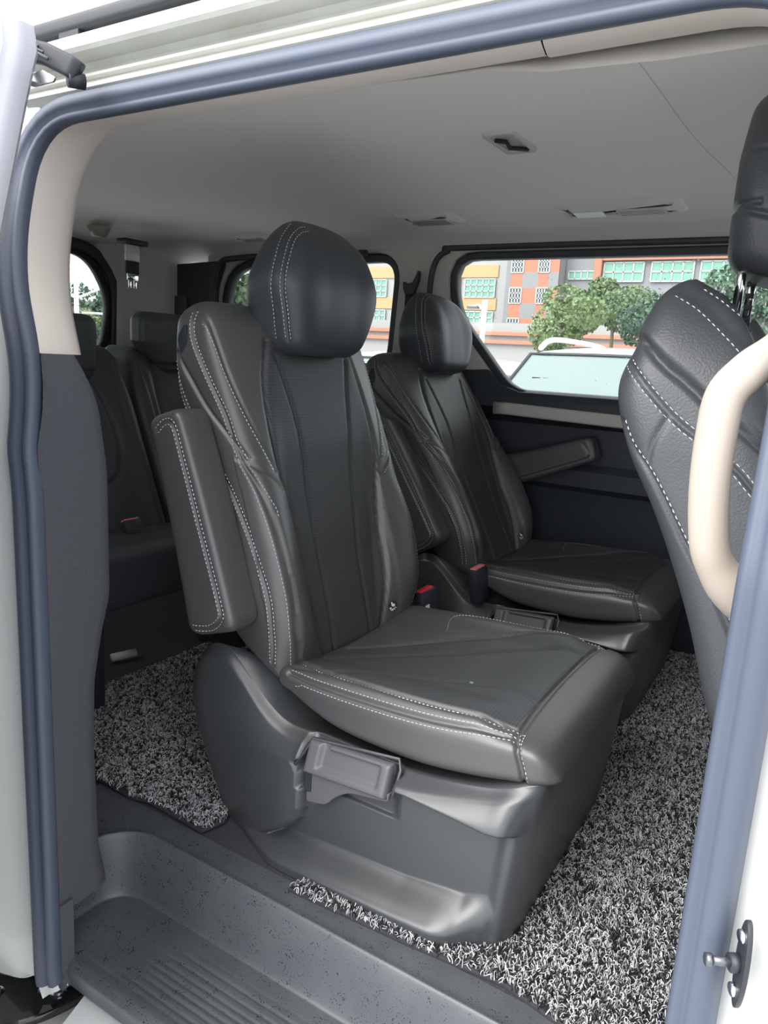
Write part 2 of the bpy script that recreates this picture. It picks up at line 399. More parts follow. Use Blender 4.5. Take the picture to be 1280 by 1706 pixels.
rail = extr('roof_side_rail', [(a, b) for a, b in prof], -2.9, 1.0, WHITE2, jamb)
rail['label'] = 'dusty white roof rail with the sliding door channel'
extr('drain_seam', [(0.7560, 1.2735), (0.7485, 1.2765), (0.7480, 1.2775), (0.7560, 1.2760)], -1.0, 1.0, BEIGED, rail)
# dark roof rack bar over the rail
rack = extr('roof_rack_bar', [(0.775 + a, 1.362 + b) for a, b in rrect(0.026, 0.024, 0.008)], -2.6, 1.0, BLACKP)
tag(rack, 'black roof bar running above the open door', 'roof bar')
boxes('bar_foot', [(-1.075, -1.03, 0.765, 0.790, 1.325, 1.36)], BLACKP, rack)
boxes('bar_foot', [(0.3, 0.35, 0.765, 0.790, 1.325, 1.36)], BLACKP, rack)

# pillar trim around the inside of the opening: beige above, charcoal carpet below on the rear pillar
def trimsel_b(c): return c[2] > 0.85 and c[0] < -0.2
def trimsel_bf(c): return c[0] > -0.40 and c[2] > 1.0
def trimsel_d(c): return c[2] <= 0.882 and c[0] < -0.5 and c[2] > -0.02
def trimsel_dr(c): return c[2] <= 1.0 and c[0] > -0.5 and c[2] > -0.12
o = ring_strip('trim_2', [(-0.001, 0.016), (0.000, 0.030), (0.008, 0.075), (0.018, 0.100), (0.034, 0.118), (0.08, 0.128)], BEIGE2, sel=trimsel_b); cut(o, (0, 0, 0.884), (0, 0, -1)); cut(o, (-0.300, 0.73, 1.2), (1, 0.28, 0)); struct(o, 'beige upper pillar and roof edge trim inside the door seal')
o = ring_strip('trim_3', [(-0.001, 0.016), (-0.001, 0.030), (0.007, 0.075), (0.016, 0.101), (0.032, 0.120), (0.08, 0.130)], BEIGE2, sel=trimsel_bf); cut(o, (-0.298, 0.73, 1.2), (-1, -0.28, 0)); struct(o, 'beige trim over the front corner of the door opening')
# lower rear pillar: carpeted trim, bulging inward, its inner edge on a gentle curve
zz = np.concatenate([np.linspace(-0.02, 0.25, 14), np.linspace(0.27, 0.884, 34)]); V = []; K = 0
rows = []
for z in zz:
    xo = np.interp(z, [-0.02, 0.72, 0.80, 0.86, 0.90], [-0.957, -0.962, -0.968, -0.984, -1.005])
    yd = np.interp(z, [-0.02, 0.05, 0.25, 0.36, 0.44, 0.50, 0.70, 0.82, 0.884], [0.755, 0.742, 0.738, 0.742, 0.758, 0.775, 0.775, 0.765, 0.745])
    rows.append([(xo, yside(z) + 0.014, z), (xo - 0.004, yside(z) + 0.03, z), (xo - 0.006, yd - 0.035, z), (xo - 0.014, yd - 0.014, z), (xo - 0.030, yd - 0.003, z), (xo - 0.06, yd, z), (xo - 0.10, yd - .01, z), (xo - 0.6, yd - .01, z)])
K = 8; V = [p for r in rows for p in r]
o = mesh('trim_4', V, grid_faces(len(rows), K, False), PILFAB); struct(o, 'charcoal carpeted lower trim of the rear door pillar')
box('carpet_foot', -1.00, -0.955, 0.640, 0.665, -0.16, 0.0, PILFAB, o)
# grey wedge of upper trim behind the beige pillar
o = plate('trim_11', [(-1.33, 0.80), (-1.196, 0.80), (-1.206, 0.881), (-1.225, 0.96), (-1.241, 1.063), (-1.247, 1.13), (-1.33, 1.2)], [], 0.012, 0.003, TRIMBLK, None, lambda u, v, w_: (u, 0.845 + w_, v)); struct(o, 'dark wedge of pillar trim behind the beige pillar')
# B pillar lower trim (mostly behind the seal)
o = mesh('trim_5', [(-0.045 + (0, .012, .07, .16)[k], yside(z) + (0.020, 0.04, 0.07, 0.09)[k], z) for z in np.linspace(-0.1, 1.2, 27) for k in range(4)], grid_faces(27, 4, False), BEIGED)
struct(o, 'front door pillar inner trim')

# near side inner wall behind the pillar, with a quarter window
def hole(P, r, n=8): return roundpoly(P, r, n)
nh = hole([(-2.45, 0.92), (-1.55, 0.90), (-1.50, 1.24), (-2.40, 1.24)], 0.09)
o = plate('wall_near_rear', [(-2.80, -0.05), (-1.22, -0.05), (-1.22, 1.32), (-2.80, 1.32)], [nh], 0.05, 0.004, BEIGED, None, lambda u, v, w_: (u, 0.70 + w_, v)); struct(o, 'inner side wall of the van behind the door pillar')
o.name = 'wall_left'
o = plate('window_1', ring2d(nh, 0.0), [ring2d(nh, -0.035)], 0.02, 0.003, BLACKP, None, lambda u, v, w_: (u, 0.73 + w_, v)); struct(o)
plate('pane', ring2d(nh, -0.02), [], 0.004, 0.0005, GLASS, o, lambda u, v, w_: (u, 0.70 + w_, v))

# ---- far side wall
YF = 2.45
winA = hole([(-0.985, 0.835), (1.2, 0.80), (1.2, 1.275), (-1.245, 1.275), (-1.225, 1.10)], [0.06, 0.05, 0.05, 0.075, 0.12], 10)
winB = hole([(-2.35, 0.90), (-1.515, 0.885), (-1.495, 1.275), (-2.34, 1.262)], [0.1, 0.08, 0.08, 0.15], 10)
hA = [p for p in ring2d(resample(winA, 160), 0.026)]; hB = [p for p in ring2d(resample(winB, 160), 0.030)]
up = plate('wall_right', [(-2.45, 0.80), (1.3, 0.80), (1.3, 1.325), (-2.45, 1.325)], [hA, hB], 0.05, 0.006, BEIGED, None, lambda u, v, w_: (u, YF + w_, v))
struct(up, 'grey beige upper wall of the far side with two windows')
o = plate('window_2', hA, [resample(winA, 160)], 0.045, 0.006, TRIMBLK, None, lambda u, v, w_: (u, YF + 0.012 + w_, v)); struct(o, 'black framed far side window of the second row')
paneA = plate('pane', [tuple(p) for p in ring2d(resample(winA, 100), 0.012)], [], 0.004, 0.0005, GLASS, o, lambda u, v, w_: (u, YF + 0.052 + w_, v))
w3 = plate('window_3', hB, [resample(winB, 160)], 0.045, 0.006, TRIMBLK, None, lambda u, v, w_: (u, YF + 0.012 + w_, v)); struct(w3, 'black framed far side quarter window')
plate('pane', [tuple(p) for p in ring2d(resample(winB, 100), 0.012)], [], 0.004, 0.0005, GLASS, w3, lambda u, v, w_: (u, YF + 0.052 + w_, v))
# dark seal line arching round the far door opening, inside the cabin
Ls = [(-1.335, 0.80), (-1.335, 1.10), (-1.325, 1.25), (-1.27, 1.305), (-1.15, 1.314), (0.2, 1.312), (1.2, 1.31)]
o = sweep('trim_6', [(x, YF - 0.002, z) for x, z in [tuple(q)[:2] for q in smoothpath([(a, b, 0) for a, b in Ls], 8)]], circ(0.011, 8), RUBBER2, up=(0, 1, 0)); struct(o, 'rubber seal of the far sliding door')
# lower far wall: belt strip, door panel, ledge
pr_ = [(YF + 0.02, 0.835), (YF - 0.004, 0.828), (YF - 0.014, 0.812), (YF - 0.016, 0.775), (YF - 0.006, 0.765), (YF + 0.03, 0.755), (YF + 0.065, 0.72), (YF + 0.065, 0.60), (YF + 0.048, 0.575), (YF + 0.048, 0.52), (YF + 0.068, 0.50), (YF + 0.08, 0.44), (YF + 0.08, 0.06), (YF + 0.09, 0.0), (YF + 0.10, -0.05), (YF + 0.15, -0.05), (YF + 0.15, 0.835)]
low = extr('lower_panel', pr_, -1.30, 1.3, TRIMBLK, up)
# diagonal black corner under the window
plate('corner_panel', roundpoly([(-1.30, 0.80), (-0.90, 0.80), (-0.96, 0.832), (-1.02, 0.85), (-1.075, 0.90), (-1.14, 0.895), (-1.30, 0.895)], .01), [], 0.012, 0.002, TRIMBLK, up, lambda u, v, w_: (u, YF - 0.010 + w_, v))
strip = sweep('trim_7', [(-1.035, YF - 0.018, 0.768), (-0.99, YF - 0.024, 0.770), (-0.7, YF - 0.024, 0.762), (-0.3, YF - 0.024, 0.752), (0.5, YF - 0.022, 0.74), (1.2, YF - 0.02, 0.73)], rrect(0.020, 0.042, 0.008), BEIGED); struct(strip, 'grey beige strip along the far door under the window')
rl = extr('rear_lower_panel', [(YF - 0.015, 0.895), (YF - 0.02, 0.80), (YF - 0.02, 0.5), (YF - 0.06, 0.40), (YF - 0.06, -0.05), (YF + 0.15, -0.05), (YF + 0.15, 0.895)], -2.80, -1.30, TRIMBLK, up)
# dark quarter panel between the rear pillar and the quarter window
q = plate('quarter_panel', roundpoly([(-2.80, 0.80), (-2.378, 0.80), (-2.372, 1.18), (-2.33, 1.285), (-2.80, 1.27)], .02), [], 0.03, 0.004, TRIMBLK, up, lambda u, v, w_: (u, YF - 0.035 + w_, v))
plate('vent_cover', roundpoly([(-2.72, 0.94), (-2.53, 0.94), (-2.53, 1.14), (-2.72, 1.14)], .02), [], 0.02, 0.006, PLASTIC, q, lambda u, v, w_: (u, YF - 0.050 + w_, v))
sweep('quarter_edge', [(x, YF - 0.03, z) for x, z in [tuple(q_)[:2] for q_ in smoothpath([(-2.39, 0.84, 0), (-2.392, 1.15, 0), (-2.35, 1.27, 0), (-2.25, 1.295, 0), (-1.9, 1.30, 0), (-1.6, 1.30, 0)], 8)]], circ(0.012, 8), TRIMBLK, w3, up=(0, 1, 0))

# ---- rear wall with tailgate window
XR = -2.75
rh = hole([(1.02, 0.88), (2.12, 0.88), (2.165, 1.10), (2.06, 1.262), (1.10, 1.262), (0.99, 1.10)], [0.06, 0.06, 0.10, 0.13, 0.13, 0.1], 10)
rhO = [tuple(p) for p in ring2d(resample(rh, 160), 0.035)]
o = plate('wall_back', [(0.66, -0.05), (2.55, -0.05), (2.55, 1.36), (0.66, 1.36)], [rhO], 0.04, 0.004, BEIGED, None, lambda u, v, w_: (XR - w_, u, v)); struct(o, 'rear end of the cabin around the tailgate window')
wr = plate('window_4', rhO, [resample(rh, 160)], 0.03, 0.005, BLACKP, None, lambda u, v, w_: (XR + 0.006 - w_, u, v)); struct(wr, 'tailgate window with fine heating lines')
plate('pane', [tuple(p) for p in ring2d(resample(rh, 100), 0.012)], [], 0.004, 0.0005, GLASS, wr, lambda u, v, w_: (XR - 0.03 - w_, u, v))
boxes('heating_line', [(XR - 0.029, XR - 0.028, 1.03, 2.13, z, z + 0.0012) for z in np.arange(0.92, 1.25, 0.028)], BEIGED, wr)
# D pillar: rounded column between tailgate and quarter panel, with header
V = []
for z in np.linspace(0.70, 1.32, 14):
    k = sstep(1.16, 1.32, z) * 0.10
    for y, x in [(2.175 - k, XR + 0.000), (2.19 - k, XR + 0.03), (2.22 - k, XR + 0.045), (2.27 - k, XR + 0.06), (2.315 - k * .5, XR + 0.10), (2.345 - k * .3, XR + 0.14), (2.38, XR + 0.15), (2.47, XR + 0.15)]:
        V.append((x, y, z))
o = mesh('trim_8', V, grid_faces(14, 8, False), BEIGED); struct(o, 'rear corner pillar trim beside the tailgate window')
hd = extr('trim_9', [(0, 0)], 0, 0, BEIGED) if False else sweep('trim_9', [tuple(v) for v in smoothpath([(XR + 0.02, 0.9, 1.318), (XR + 0.02, 1.5, 1.318), (XR + 0.02, 1.9, 1.306), (XR + 0.02, 2.06, 1.285), (XR + 0.02, 2.155, 1.215), (XR + 0.015, 2.192, 1.10), (XR + 0.01, 2.185, 0.88)], 8)], rrect(0.045, 0.022, 0.008), TRIMBLK, up=(1, 0, 0))
struct(hd, 'dark edging around the tailgate opening')
# parcel ledge behind the third row
o = box('trim_10', XR + 0.01, XR + 0.20, 1.9, 2.46, 0.868, 0.895, TRIMBLK, None, 0.01); struct(o, 'dark ledge in the rear corner')

# ---- ceiling: shallow barrel with dropped edges
ys = np.array([0.835, 0.845, 0.87, 0.92, 0.99, 1.08, 1.20, 1.35, 1.6, 1.85, 2.1, 2.25, 2.34, 2.40, 2.44, 2.462]); zs_ = np.array([1.238, 1.246, 1.262, 1.288, 1.316, 1.340, 1.355, 1.362, 1.368, 1.368, 1.362, 1.356, 1.348, 1.336, 1.322, 1.312])
xs = np.r_[np.linspace(-2.80, -2.3, 8), np.linspace(-2.2, -0.40, 14), -0.3320, -0.3305, -0.3295, -0.3285, -0.3270, np.linspace(-0.2, 1.3, 8)]
V = []
yf = np.interp(np.linspace(0, 1, 60), np.linspace(0, 1, len(ys)), ys); zf = np.interp(yf, ys, zs_)
for x in xs:
    dr = 0.05 * float(sstep(-2.35, -2.80, x)); sm = 0.008 if -0.3300 < x < -0.3290 else 0.0
    for y, z in zip(yf, zf):
        s2 = float(sstep(1.16, 1.2, y)) * sm
        V.append((x + (0.045 * np.exp(-((y - 2.05) / 0.30) ** 2) if -0.35 < x < -0.3 else 0), y, z - dr * float(sstep(0.85, 1.0, y)) + s2 - 0.022 * float(sstep(-0.46, -0.26, x)) * float(1 - sstep(0.835, 0.95, y))))
ceil = fix(mesh('ceiling', V, grid_faces(len(xs), 60, False), HEAD)); struct(ceil, 'pale grey fabric headliner')
roof = fix(mesh('roof_skin', [(x, y, z) for x in (-2.9, 1.0) for y, z in ((0.86, 1.378), (0.94, 1.402), (1.6, 1.45), (2.3, 1.43), (2.6, 1.38), (2.62, 1.30))], grid_faces(2, 6, False), WHITE, ceil))

# outer skins that close the van so daylight only comes through glass and the open door
o = fix(mesh('outer_side_panel', [(x, y, z) for x in (-2.9, 1.4) for y, z in ((2.58, -0.4), (2.64, 0.0), (2.64, 0.75))], grid_faces(2, 3, False), WHITE, up))

# ---- front end: dashboard, windscreen opening and the near front door, all beyond the frame
wf = plate('wall_front', [(0.70, -0.05), (2.60, -0.05), (2.60, 1.42), (0.70, 1.42)], [hole([(0.86, 0.86), (2.40, 0.86), (2.36, 1.26), (0.90, 1.26)], 0.08)], 0.04, 0.004, TRIMBLK, None, lambda u, v, w_: (1.32 + w_, u, v)); struct(wf, 'front end of the cabin with the windscreen opening')
box('dashboard', 0.98, 1.31, 0.74, 2.44, 0.45, 0.84, TRIMBLK, wf, 0.05)
nf = plate('front_door_panel', [(0.10, -0.05), (1.34, -0.05), (1.34, 1.33), (0.10, 1.33)], [hole([(0.18, 0.82), (1.20, 0.82), (0.95, 1.22), (0.20, 1.24)], 0.06)], 0.05, 0.004, TRIMBLK, wf, lambda u, v, w_: (u, 0.69 + w_, v))
# ---- floor
def fz(x, y): return 0.0
fl = box('floor', -2.80, 1.3, 0.865, 2.60, -0.06, -0.001, CARPET, None); struct(fl, 'black carpeted van floor')
fl2 = box('rear_floor', -2.80, -1.16, 0.70, 0.866, -0.06, -0.001, CARPET, fl)

# ---- entry step well
XS = np.concatenate([np.linspace(-1.20, -0.95, 110), np.linspace(-0.947, 0.02, 200), np.linspace(0.03, 0.12, 6)]); YS = np.concatenate([np.linspace(0.652, 0.80, 66), np.linspace(0.802, 0.908, 60)])
GX, GY = np.meshgrid(XS, YS, indexing='ij')
def wellz(X, Y):
    # inside distance to the rounded well edge
    x0, y1, r = -1.050, 0.843, 0.085
    dx = x0 + r - X; dy = Y - (y1 - r)
    d = np.where((dx > 0) & (dy > 0), r - np.hypot(dx, dy), np.minimum(X - x0, y1 - Y))      # >0 inside
    t = np.clip((d + 0.010) / 0.034, 0, 1); s = t * t * (3 - 2 * t)
    z = -0.112 * s
    z += 0.003 * np.exp(-((d + 0.006) / 0.010) ** 2)
    # shallow ribs moulded in the tread
    return z, d
Z, D = wellz(GX, GY)
tread = sstep(0.05, 0.06, D)
ribs = [(0.688, -0.872), (0.703, -0.845), (0.716, -0.850), (0.729, -0.870), (0.742, -0.860), (0.757, -0.850), (0.774, -0.835), (0.790, -0.815)]
for k, (yr, xs0) in enumerate(ribs):
    Z -= 0.0022 * np.exp(-((GY - yr) / 0.0022) ** 2) * sstep(xs0, xs0 + 0.05, GX) * tread
Z += -0.0010 * np.exp(-((GY - 0.676) / 0.0025) ** 2) * sstep(-0.94, -0.92, GX) * tread
lipf = np.clip((0.664 - GY) / 0.012, 0, 1); Z -= 0.008 * lipf ** 2
V = np.stack([GX, GY, Z], -1).reshape(-1, 3); F = grid_faces(len(XS), len(YS), False).tolist()
k = len(V); edge = V[np.arange(len(XS)) * len(YS)]
a = edge.copy(); a[:, 1] -= 0.003; a[:, 2] = -0.126; a[:, 2] = np.minimum(edge[:, 2] - 0.004, -0.126); b_ = edge.copy(); b_[:, 1] += 0.006; b_[:, 2] = -0.165
V = np.vstack([V, a, b_]); n = len(XS)
F += [[i * len(YS), (i + 1) * len(YS), k + i + 1, k + i] for i in range(n - 1)] + [[k + i, k + i + 1, k + n + i + 1, k + n + i] for i in range(n - 1)]
keep = []
for f in F:
    c = V[f].mean(0)
    keep.append(f)
st = fix(mesh('entry_step', V, keep, STEP)); tag(st, 'dark grey moulded entry step with ribbed tread, speckled with rain', 'step')
# body sill under the step
SILL = [(0.675, -0.168), (0.63, -0.190), (0.600, -0.205), (0.590, -0.225), (0.560, -0.232), (0.535, -0.26), (0.50, -0.275), (0.49, -0.45), (0.72, -0.45), (0.72, -0.168)]
extr('body_sill', SILL, -0.93, 1.2, WHITE, jamb)
extr('body_sill', [(y, z - 0.055 if z > -0.4 else z) for y, z in SILL], -1.5, -0.93, WHITE, jamb)
# ================================================================== CAPTAIN SEATS (second row)
SO = (-0.62, 1.25, 0.0)
YC = 1.25
def curve1(zs, vs):
    zs = np.array(zs); vs = np.array(vs)
    def f(z):
        # smooth interpolation (Catmull style through np.interp of a refined table)
        return np.interp(z, TZ[id(zs)][0], TZ[id(zs)][1])
    P = smoothpath([(a, b, 0) for a, b in zip(zs, vs)], 10)
    TZ[id(zs)] = (np.array([p.x for p in P]), np.array([p.y for p in P])); KEEP.append(zs)
    return f
TZ = {}; KEEP = []

def seat_base(root):
    # side profile: height of the shell along X, and the foot print
    top = curve1([-1.03, -1.015, -0.99, -0.955, -0.915, -0.87, -0.82, -0.77, -0.70, -0.60, -0.49, -0.38, -0.31, -0.28],
                 [0.24, 0.29, 0.325, 0.352, 0.350, 0.315, 0.272, 0.247, 0.244, 0.242, 0.244, 0.262, 0.286, 0.290])
    NP = 420; NH = 140
    # outline (rounded rectangle) at mid height, side inset .985 .. far 1.515
    x0, x1, y0, y1 = -1.04, -0.285, 0.978, 1.522
    out = roundpoly([(x0, y0), (x1, y0), (x1, y1), (x0, y1)], [0.09, 0.060, 0.060, 0.09], 14)
    L = resample(out, NP); t = np.roll(L, -1, 0) - np.roll(L, 1, 0); t /= np.linalg.norm(t, axis=1, keepdims=True); n2 = np.stack([t[:, 1], -t[:, 0]], 1)
    hs = np.linspace(0, 1, NH); R = []
    for h in hs:
        X = L[:, 0]; zt = top(X); zt = np.where(np.abs(n2[:, 0]) > 0.9, np.where(X > -0.5, 0.288, 0.25), zt)
        z = 0.002 + h * (zt - 0.002)
        sidew = np.clip(np.abs(n2[:, 1]) * 1.6 - 0.5, 0, 1)                # 1 on the flanks
        zc = np.interp(X, [-1.0, -0.9, -0.81, -0.73, -0.70, -0.5, -0.36, -0.30], [0.175, 0.185, 0.198, 0.20, 0.222, 0.222, 0.212, 0.218])
        up = np.clip((z - zc) / np.maximum(zt - zc, 0.02), 0, 1)
        rim = 0.033 * (1 - up ** 1.3)                                    # the shoulder slopes outwards to the rim
        # recessed panel under the rim
        Xp = np.interp(z, [-0.02, 0.0, 0.03, 0.058, 0.085, 0.113, 0.172, 0.20, 0.24], [-0.88, -0.84, -0.785, -0.745, -0.72, -0.707, -0.706, -0.725, -0.74])
        rec = sstep(-0.006, 0.010, X - Xp) * sstep(0.0, 0.009, zc - z) * (1 - sstep(-0.345, -0.300, X))
        lipz = np.interp(X, [-0.9, -0.8, -0.68, -0.5, -0.39, -0.33, -0.30], [0.025, 0.035, 0.045, 0.055, 0.070, 0.095, 0.13])
        lip = 1 - sstep(0.35, 1.15, z / lipz)
        o = rim * (1 - rec) + rec * 0.002
        o = np.maximum(o, lip * (0.012 + 0.050 * sstep(-0.96, -0.72, X) * (1 - sstep(-0.43, -0.315, X)))) * (1 - sstep(-0.34, -0.30, X) * .8)
        # pod at the rear stays full below its crest, narrowing toward the floor behind
        pk = sstep(-0.716, -0.709, X) * (1 - sstep(-0.531, -0.524, X)) * sstep(0.150, 0.156, z) * (1 - sstep(0.243 + (X + 0.7) * .06, 0.250 + (X + 0.7) * .06, z)) * (n2[:, 1] < -0.5)
        o = (o * (1 - pk) - 0.006 * pk) * sidew
        narrow = np.interp(X, [-1.02, -0.90, -0.75], [1, .6, 0]) * (1 - h) * 0.045
        px = L + n2 * o[:, None]
        px[:, 1] += np.where(px[:, 1] < YC, 1, -1) * narrow
        # rear wall tucks forward towards the floor, front wall tucks back
        px[:, 0] += np.interp(L[:, 0], [-1.02, -0.85], [1, 0]) * np.clip(1 - z / 0.24, 0, 1) * 0.085
        px[:, 0] -= np.interp(L[:, 0], [-0.40, -0.285], [0, 1]) * np.clip(1 - z / 0.26, 0, 1) ** 1.2 * 0.030
        ctop = sstep(0.93, 1.0, h) * 0.010
        px[:, 1] += np.where(px[:, 1] < YC, 1, -1) * ctop * sidew
        R.append(np.stack([px[:, 0], px[:, 1], z], 1))
    V = np.concatenate(R); F = grid_faces(NH, NP).tolist()
    # inner top deck
    k = len(V); last = R[-1]; inn = last.copy(); inn[:, :2] = inn[:, :2] * 0.90 + np.array([-0.65, YC]) * 0.10; inn[:, 2] -= 0.012
    inn2 = inn.copy(); inn2[:, :2] = inn2[:, :2] * 0.2 + np.array([-0.6, YC]) * 0.8; inn2[:, 2] = 0.235
    V = np.vstack([V, inn, inn2, [[-0.6, YC, 0.235]]])
    j = np.arange(NP); j2 = (j + 1) % NP; b = (NH - 1) * NP
    F += np.stack([b + j, b + j2, k + j2, k + j], 1).tolist() + np.stack([k + j, k + j2, k + NP + j2, k + NP + j], 1).tolist()
    F += [[k + NP + a, k + NP + (a + 1) % NP, k + 2 * NP] for a in range(NP)]
    return fix(mesh('seat_base', V - np.array(SO), F, PLASTIC, root))

def lever(root):
    # release handle let into the shell of the door side: bar with a scooped grip, bracket below
    def place(u, v, w): return (u - SO[0], 0.948 + w - SO[1], v)
    NX, NZ = 60, 26; V = []; F = []
    xs = np.linspace(-0.706, -0.536, NX); vs = np.linspace(0, 1, NZ)
    for i, x in enumerate(xs):
        zt = 0.243 + (x + 0.70) * 0.06; zb = 0.188 + (x + 0.70) * 0.05
        e = min(x + 0.706, -0.536 - x); er = 1 - math.sqrt(max(0, 1 - (1 - min(e, .008) / .008) ** 2))
        for v in vs:
            z = zb + (zt - zb) * v; y = 0.944 + 0.020 * v
            g = sstep(-0.682, -0.672, x) * (1 - sstep(-0.560, -0.552, x)) * float(sstep(0.22, 0.30, v)) * float(1 - sstep(0.80, 0.92, v - 0.10 * float(x < -0.66)))
            e2 = min(v, 1 - v) * 0.045; er2 = 1 - math.sqrt(max(0, 1 - (1 - min(e2, .006) / .006) ** 2))
            V.append((x, y + 0.009 * g + 0.010 * max(er, er2), z))
    F = grid_faces(NX, NZ, False).tolist(); k = len(V)
    back = [(x, 0.985, 0.236 + (x + 0.70) * 0.06) for x in xs] + [(x, 0.985, 0.188 + (x + 0.70) * 0.05) for x in xs]
    V += back
    for i in range(NX - 1):
        F.append([i * NZ + NZ - 1, (i + 1) * NZ + NZ - 1, k + i + 1, k + i]); F.append([i * NZ, (i + 1) * NZ, k + NX + i + 1, k + NX + i])
    F.append([*[j for j in range(NZ)], k, k + NX]); F.append([*[(NX - 1) * NZ + j for j in range(NZ)], k + NX - 1, k + 2 * NX - 1])
    h = fix(mesh('release_lever', np.array(V) - np.array(SO), F, PLASTIC_LT, root))
    o = roundpoly([(-0.704, 0.200), (-0.700, 0.128), (-0.658, 0.136), (-0.640, 0.158), (-0.612, 0.178), (-0.534, 0.190), (-0.532, 0.205)], [0, .006, .01, .02, .02, .01, 0])
    plate('lever_bracket', o[::-1], [], 0.016, 0.002, PLASTIC_LT, h, lambda u, v, w_: (u - SO[0], 0.956 + w_ - SO[1], v))
    plate('lever_slot', roundpoly([(-0.703, 0.150), (-0.690, 0.150), (-0.690, 0.192), (-0.703, 0.192)], .003), [], 0.004, 0.0005, BLACKP, h,
          lambda u, v, w_: (u - SO[0], 0.9535 + w_ - SO[1], v))
    fr = roundpoly([(-0.716, 0.196), (-0.700, 0.246), (-0.528, 0.262), (-0.522, 0.200), (-0.538, 0.190)], .004)
    hl = roundpoly([(-0.709, 0.196), (-0.696, 0.239), (-0.534, 0.252), (-0.530, 0.202), (-0.540, 0.180)], .004)
    loop = sweep('lever_surround', [(x - SO[0], 0.9500 + (z - 0.20) * 0.50 - SO[1], z) for x, z in [(-0.722, 0.196), (-0.700, 0.244), (-0.616, 0.251), (-0.530, 0.259), (-0.522, 0.245), (-0.524, 0.205)]],
                 circ(0.0032, 8), PLASTIC, root)
    return h

CUSH_IN = [crv([(-0.79, 1.045), (-0.70, 1.026), (-0.55, 1.018), (-0.42, 1.020), (-0.345, 1.032)]),
           crv([(-0.79, 1.19), (-0.723, 1.245), (-0.583, 1.365), (-0.45, 1.460), (-0.375, 1.488), (-0.347, 1.478)])]
CUSH_FRONT = crv([(-0.345, 1.032), (-0.350, 1.12), (-0.354, 1.25), (-0.351, 1.40), (-0.347, 1.478)])
CUSH_CH = [crv([(-0.79, 0.99 + .03), (-0.715, 1.030), (-0.65, 1.068), (-0.597, 1.101), (-0.475, 1.155), (-0.403, 1.160), (-0.350, 1.127)]), crv([(-0.79, 1.10), (-0.718, 1.162), (-0.542, 1.31), (-0.415, 1.396), (-0.351, 1.407)])]
CUSH_EDGE = [crv([(-0.785, 1.004), (-0.70, 0.996), (-0.55, 0.993), (-0.42, 0.997), (-0.345, 1.010)]), crv([(-0.785, 1.496), (-0.70, 1.504), (-0.55, 1.507), (-0.42, 1.503), (-0.345, 1.490)])]
CUSH_CORNER = [crv([(-0.345, 1.032), (-0.349, 1.02), (-0.342, 1.002)]), crv([(-0.347, 1.478), (-0.349, 1.49), (-0.342, 1.500)])]
CUSH_ARC = crv([(-0.650, 1.375), (-0.668, 1.430), (-0.652, 1.465), (-0.60, 1.484), (-0.52, 1.490), (-0.45, 1.488), (-0.40, 1.480)])
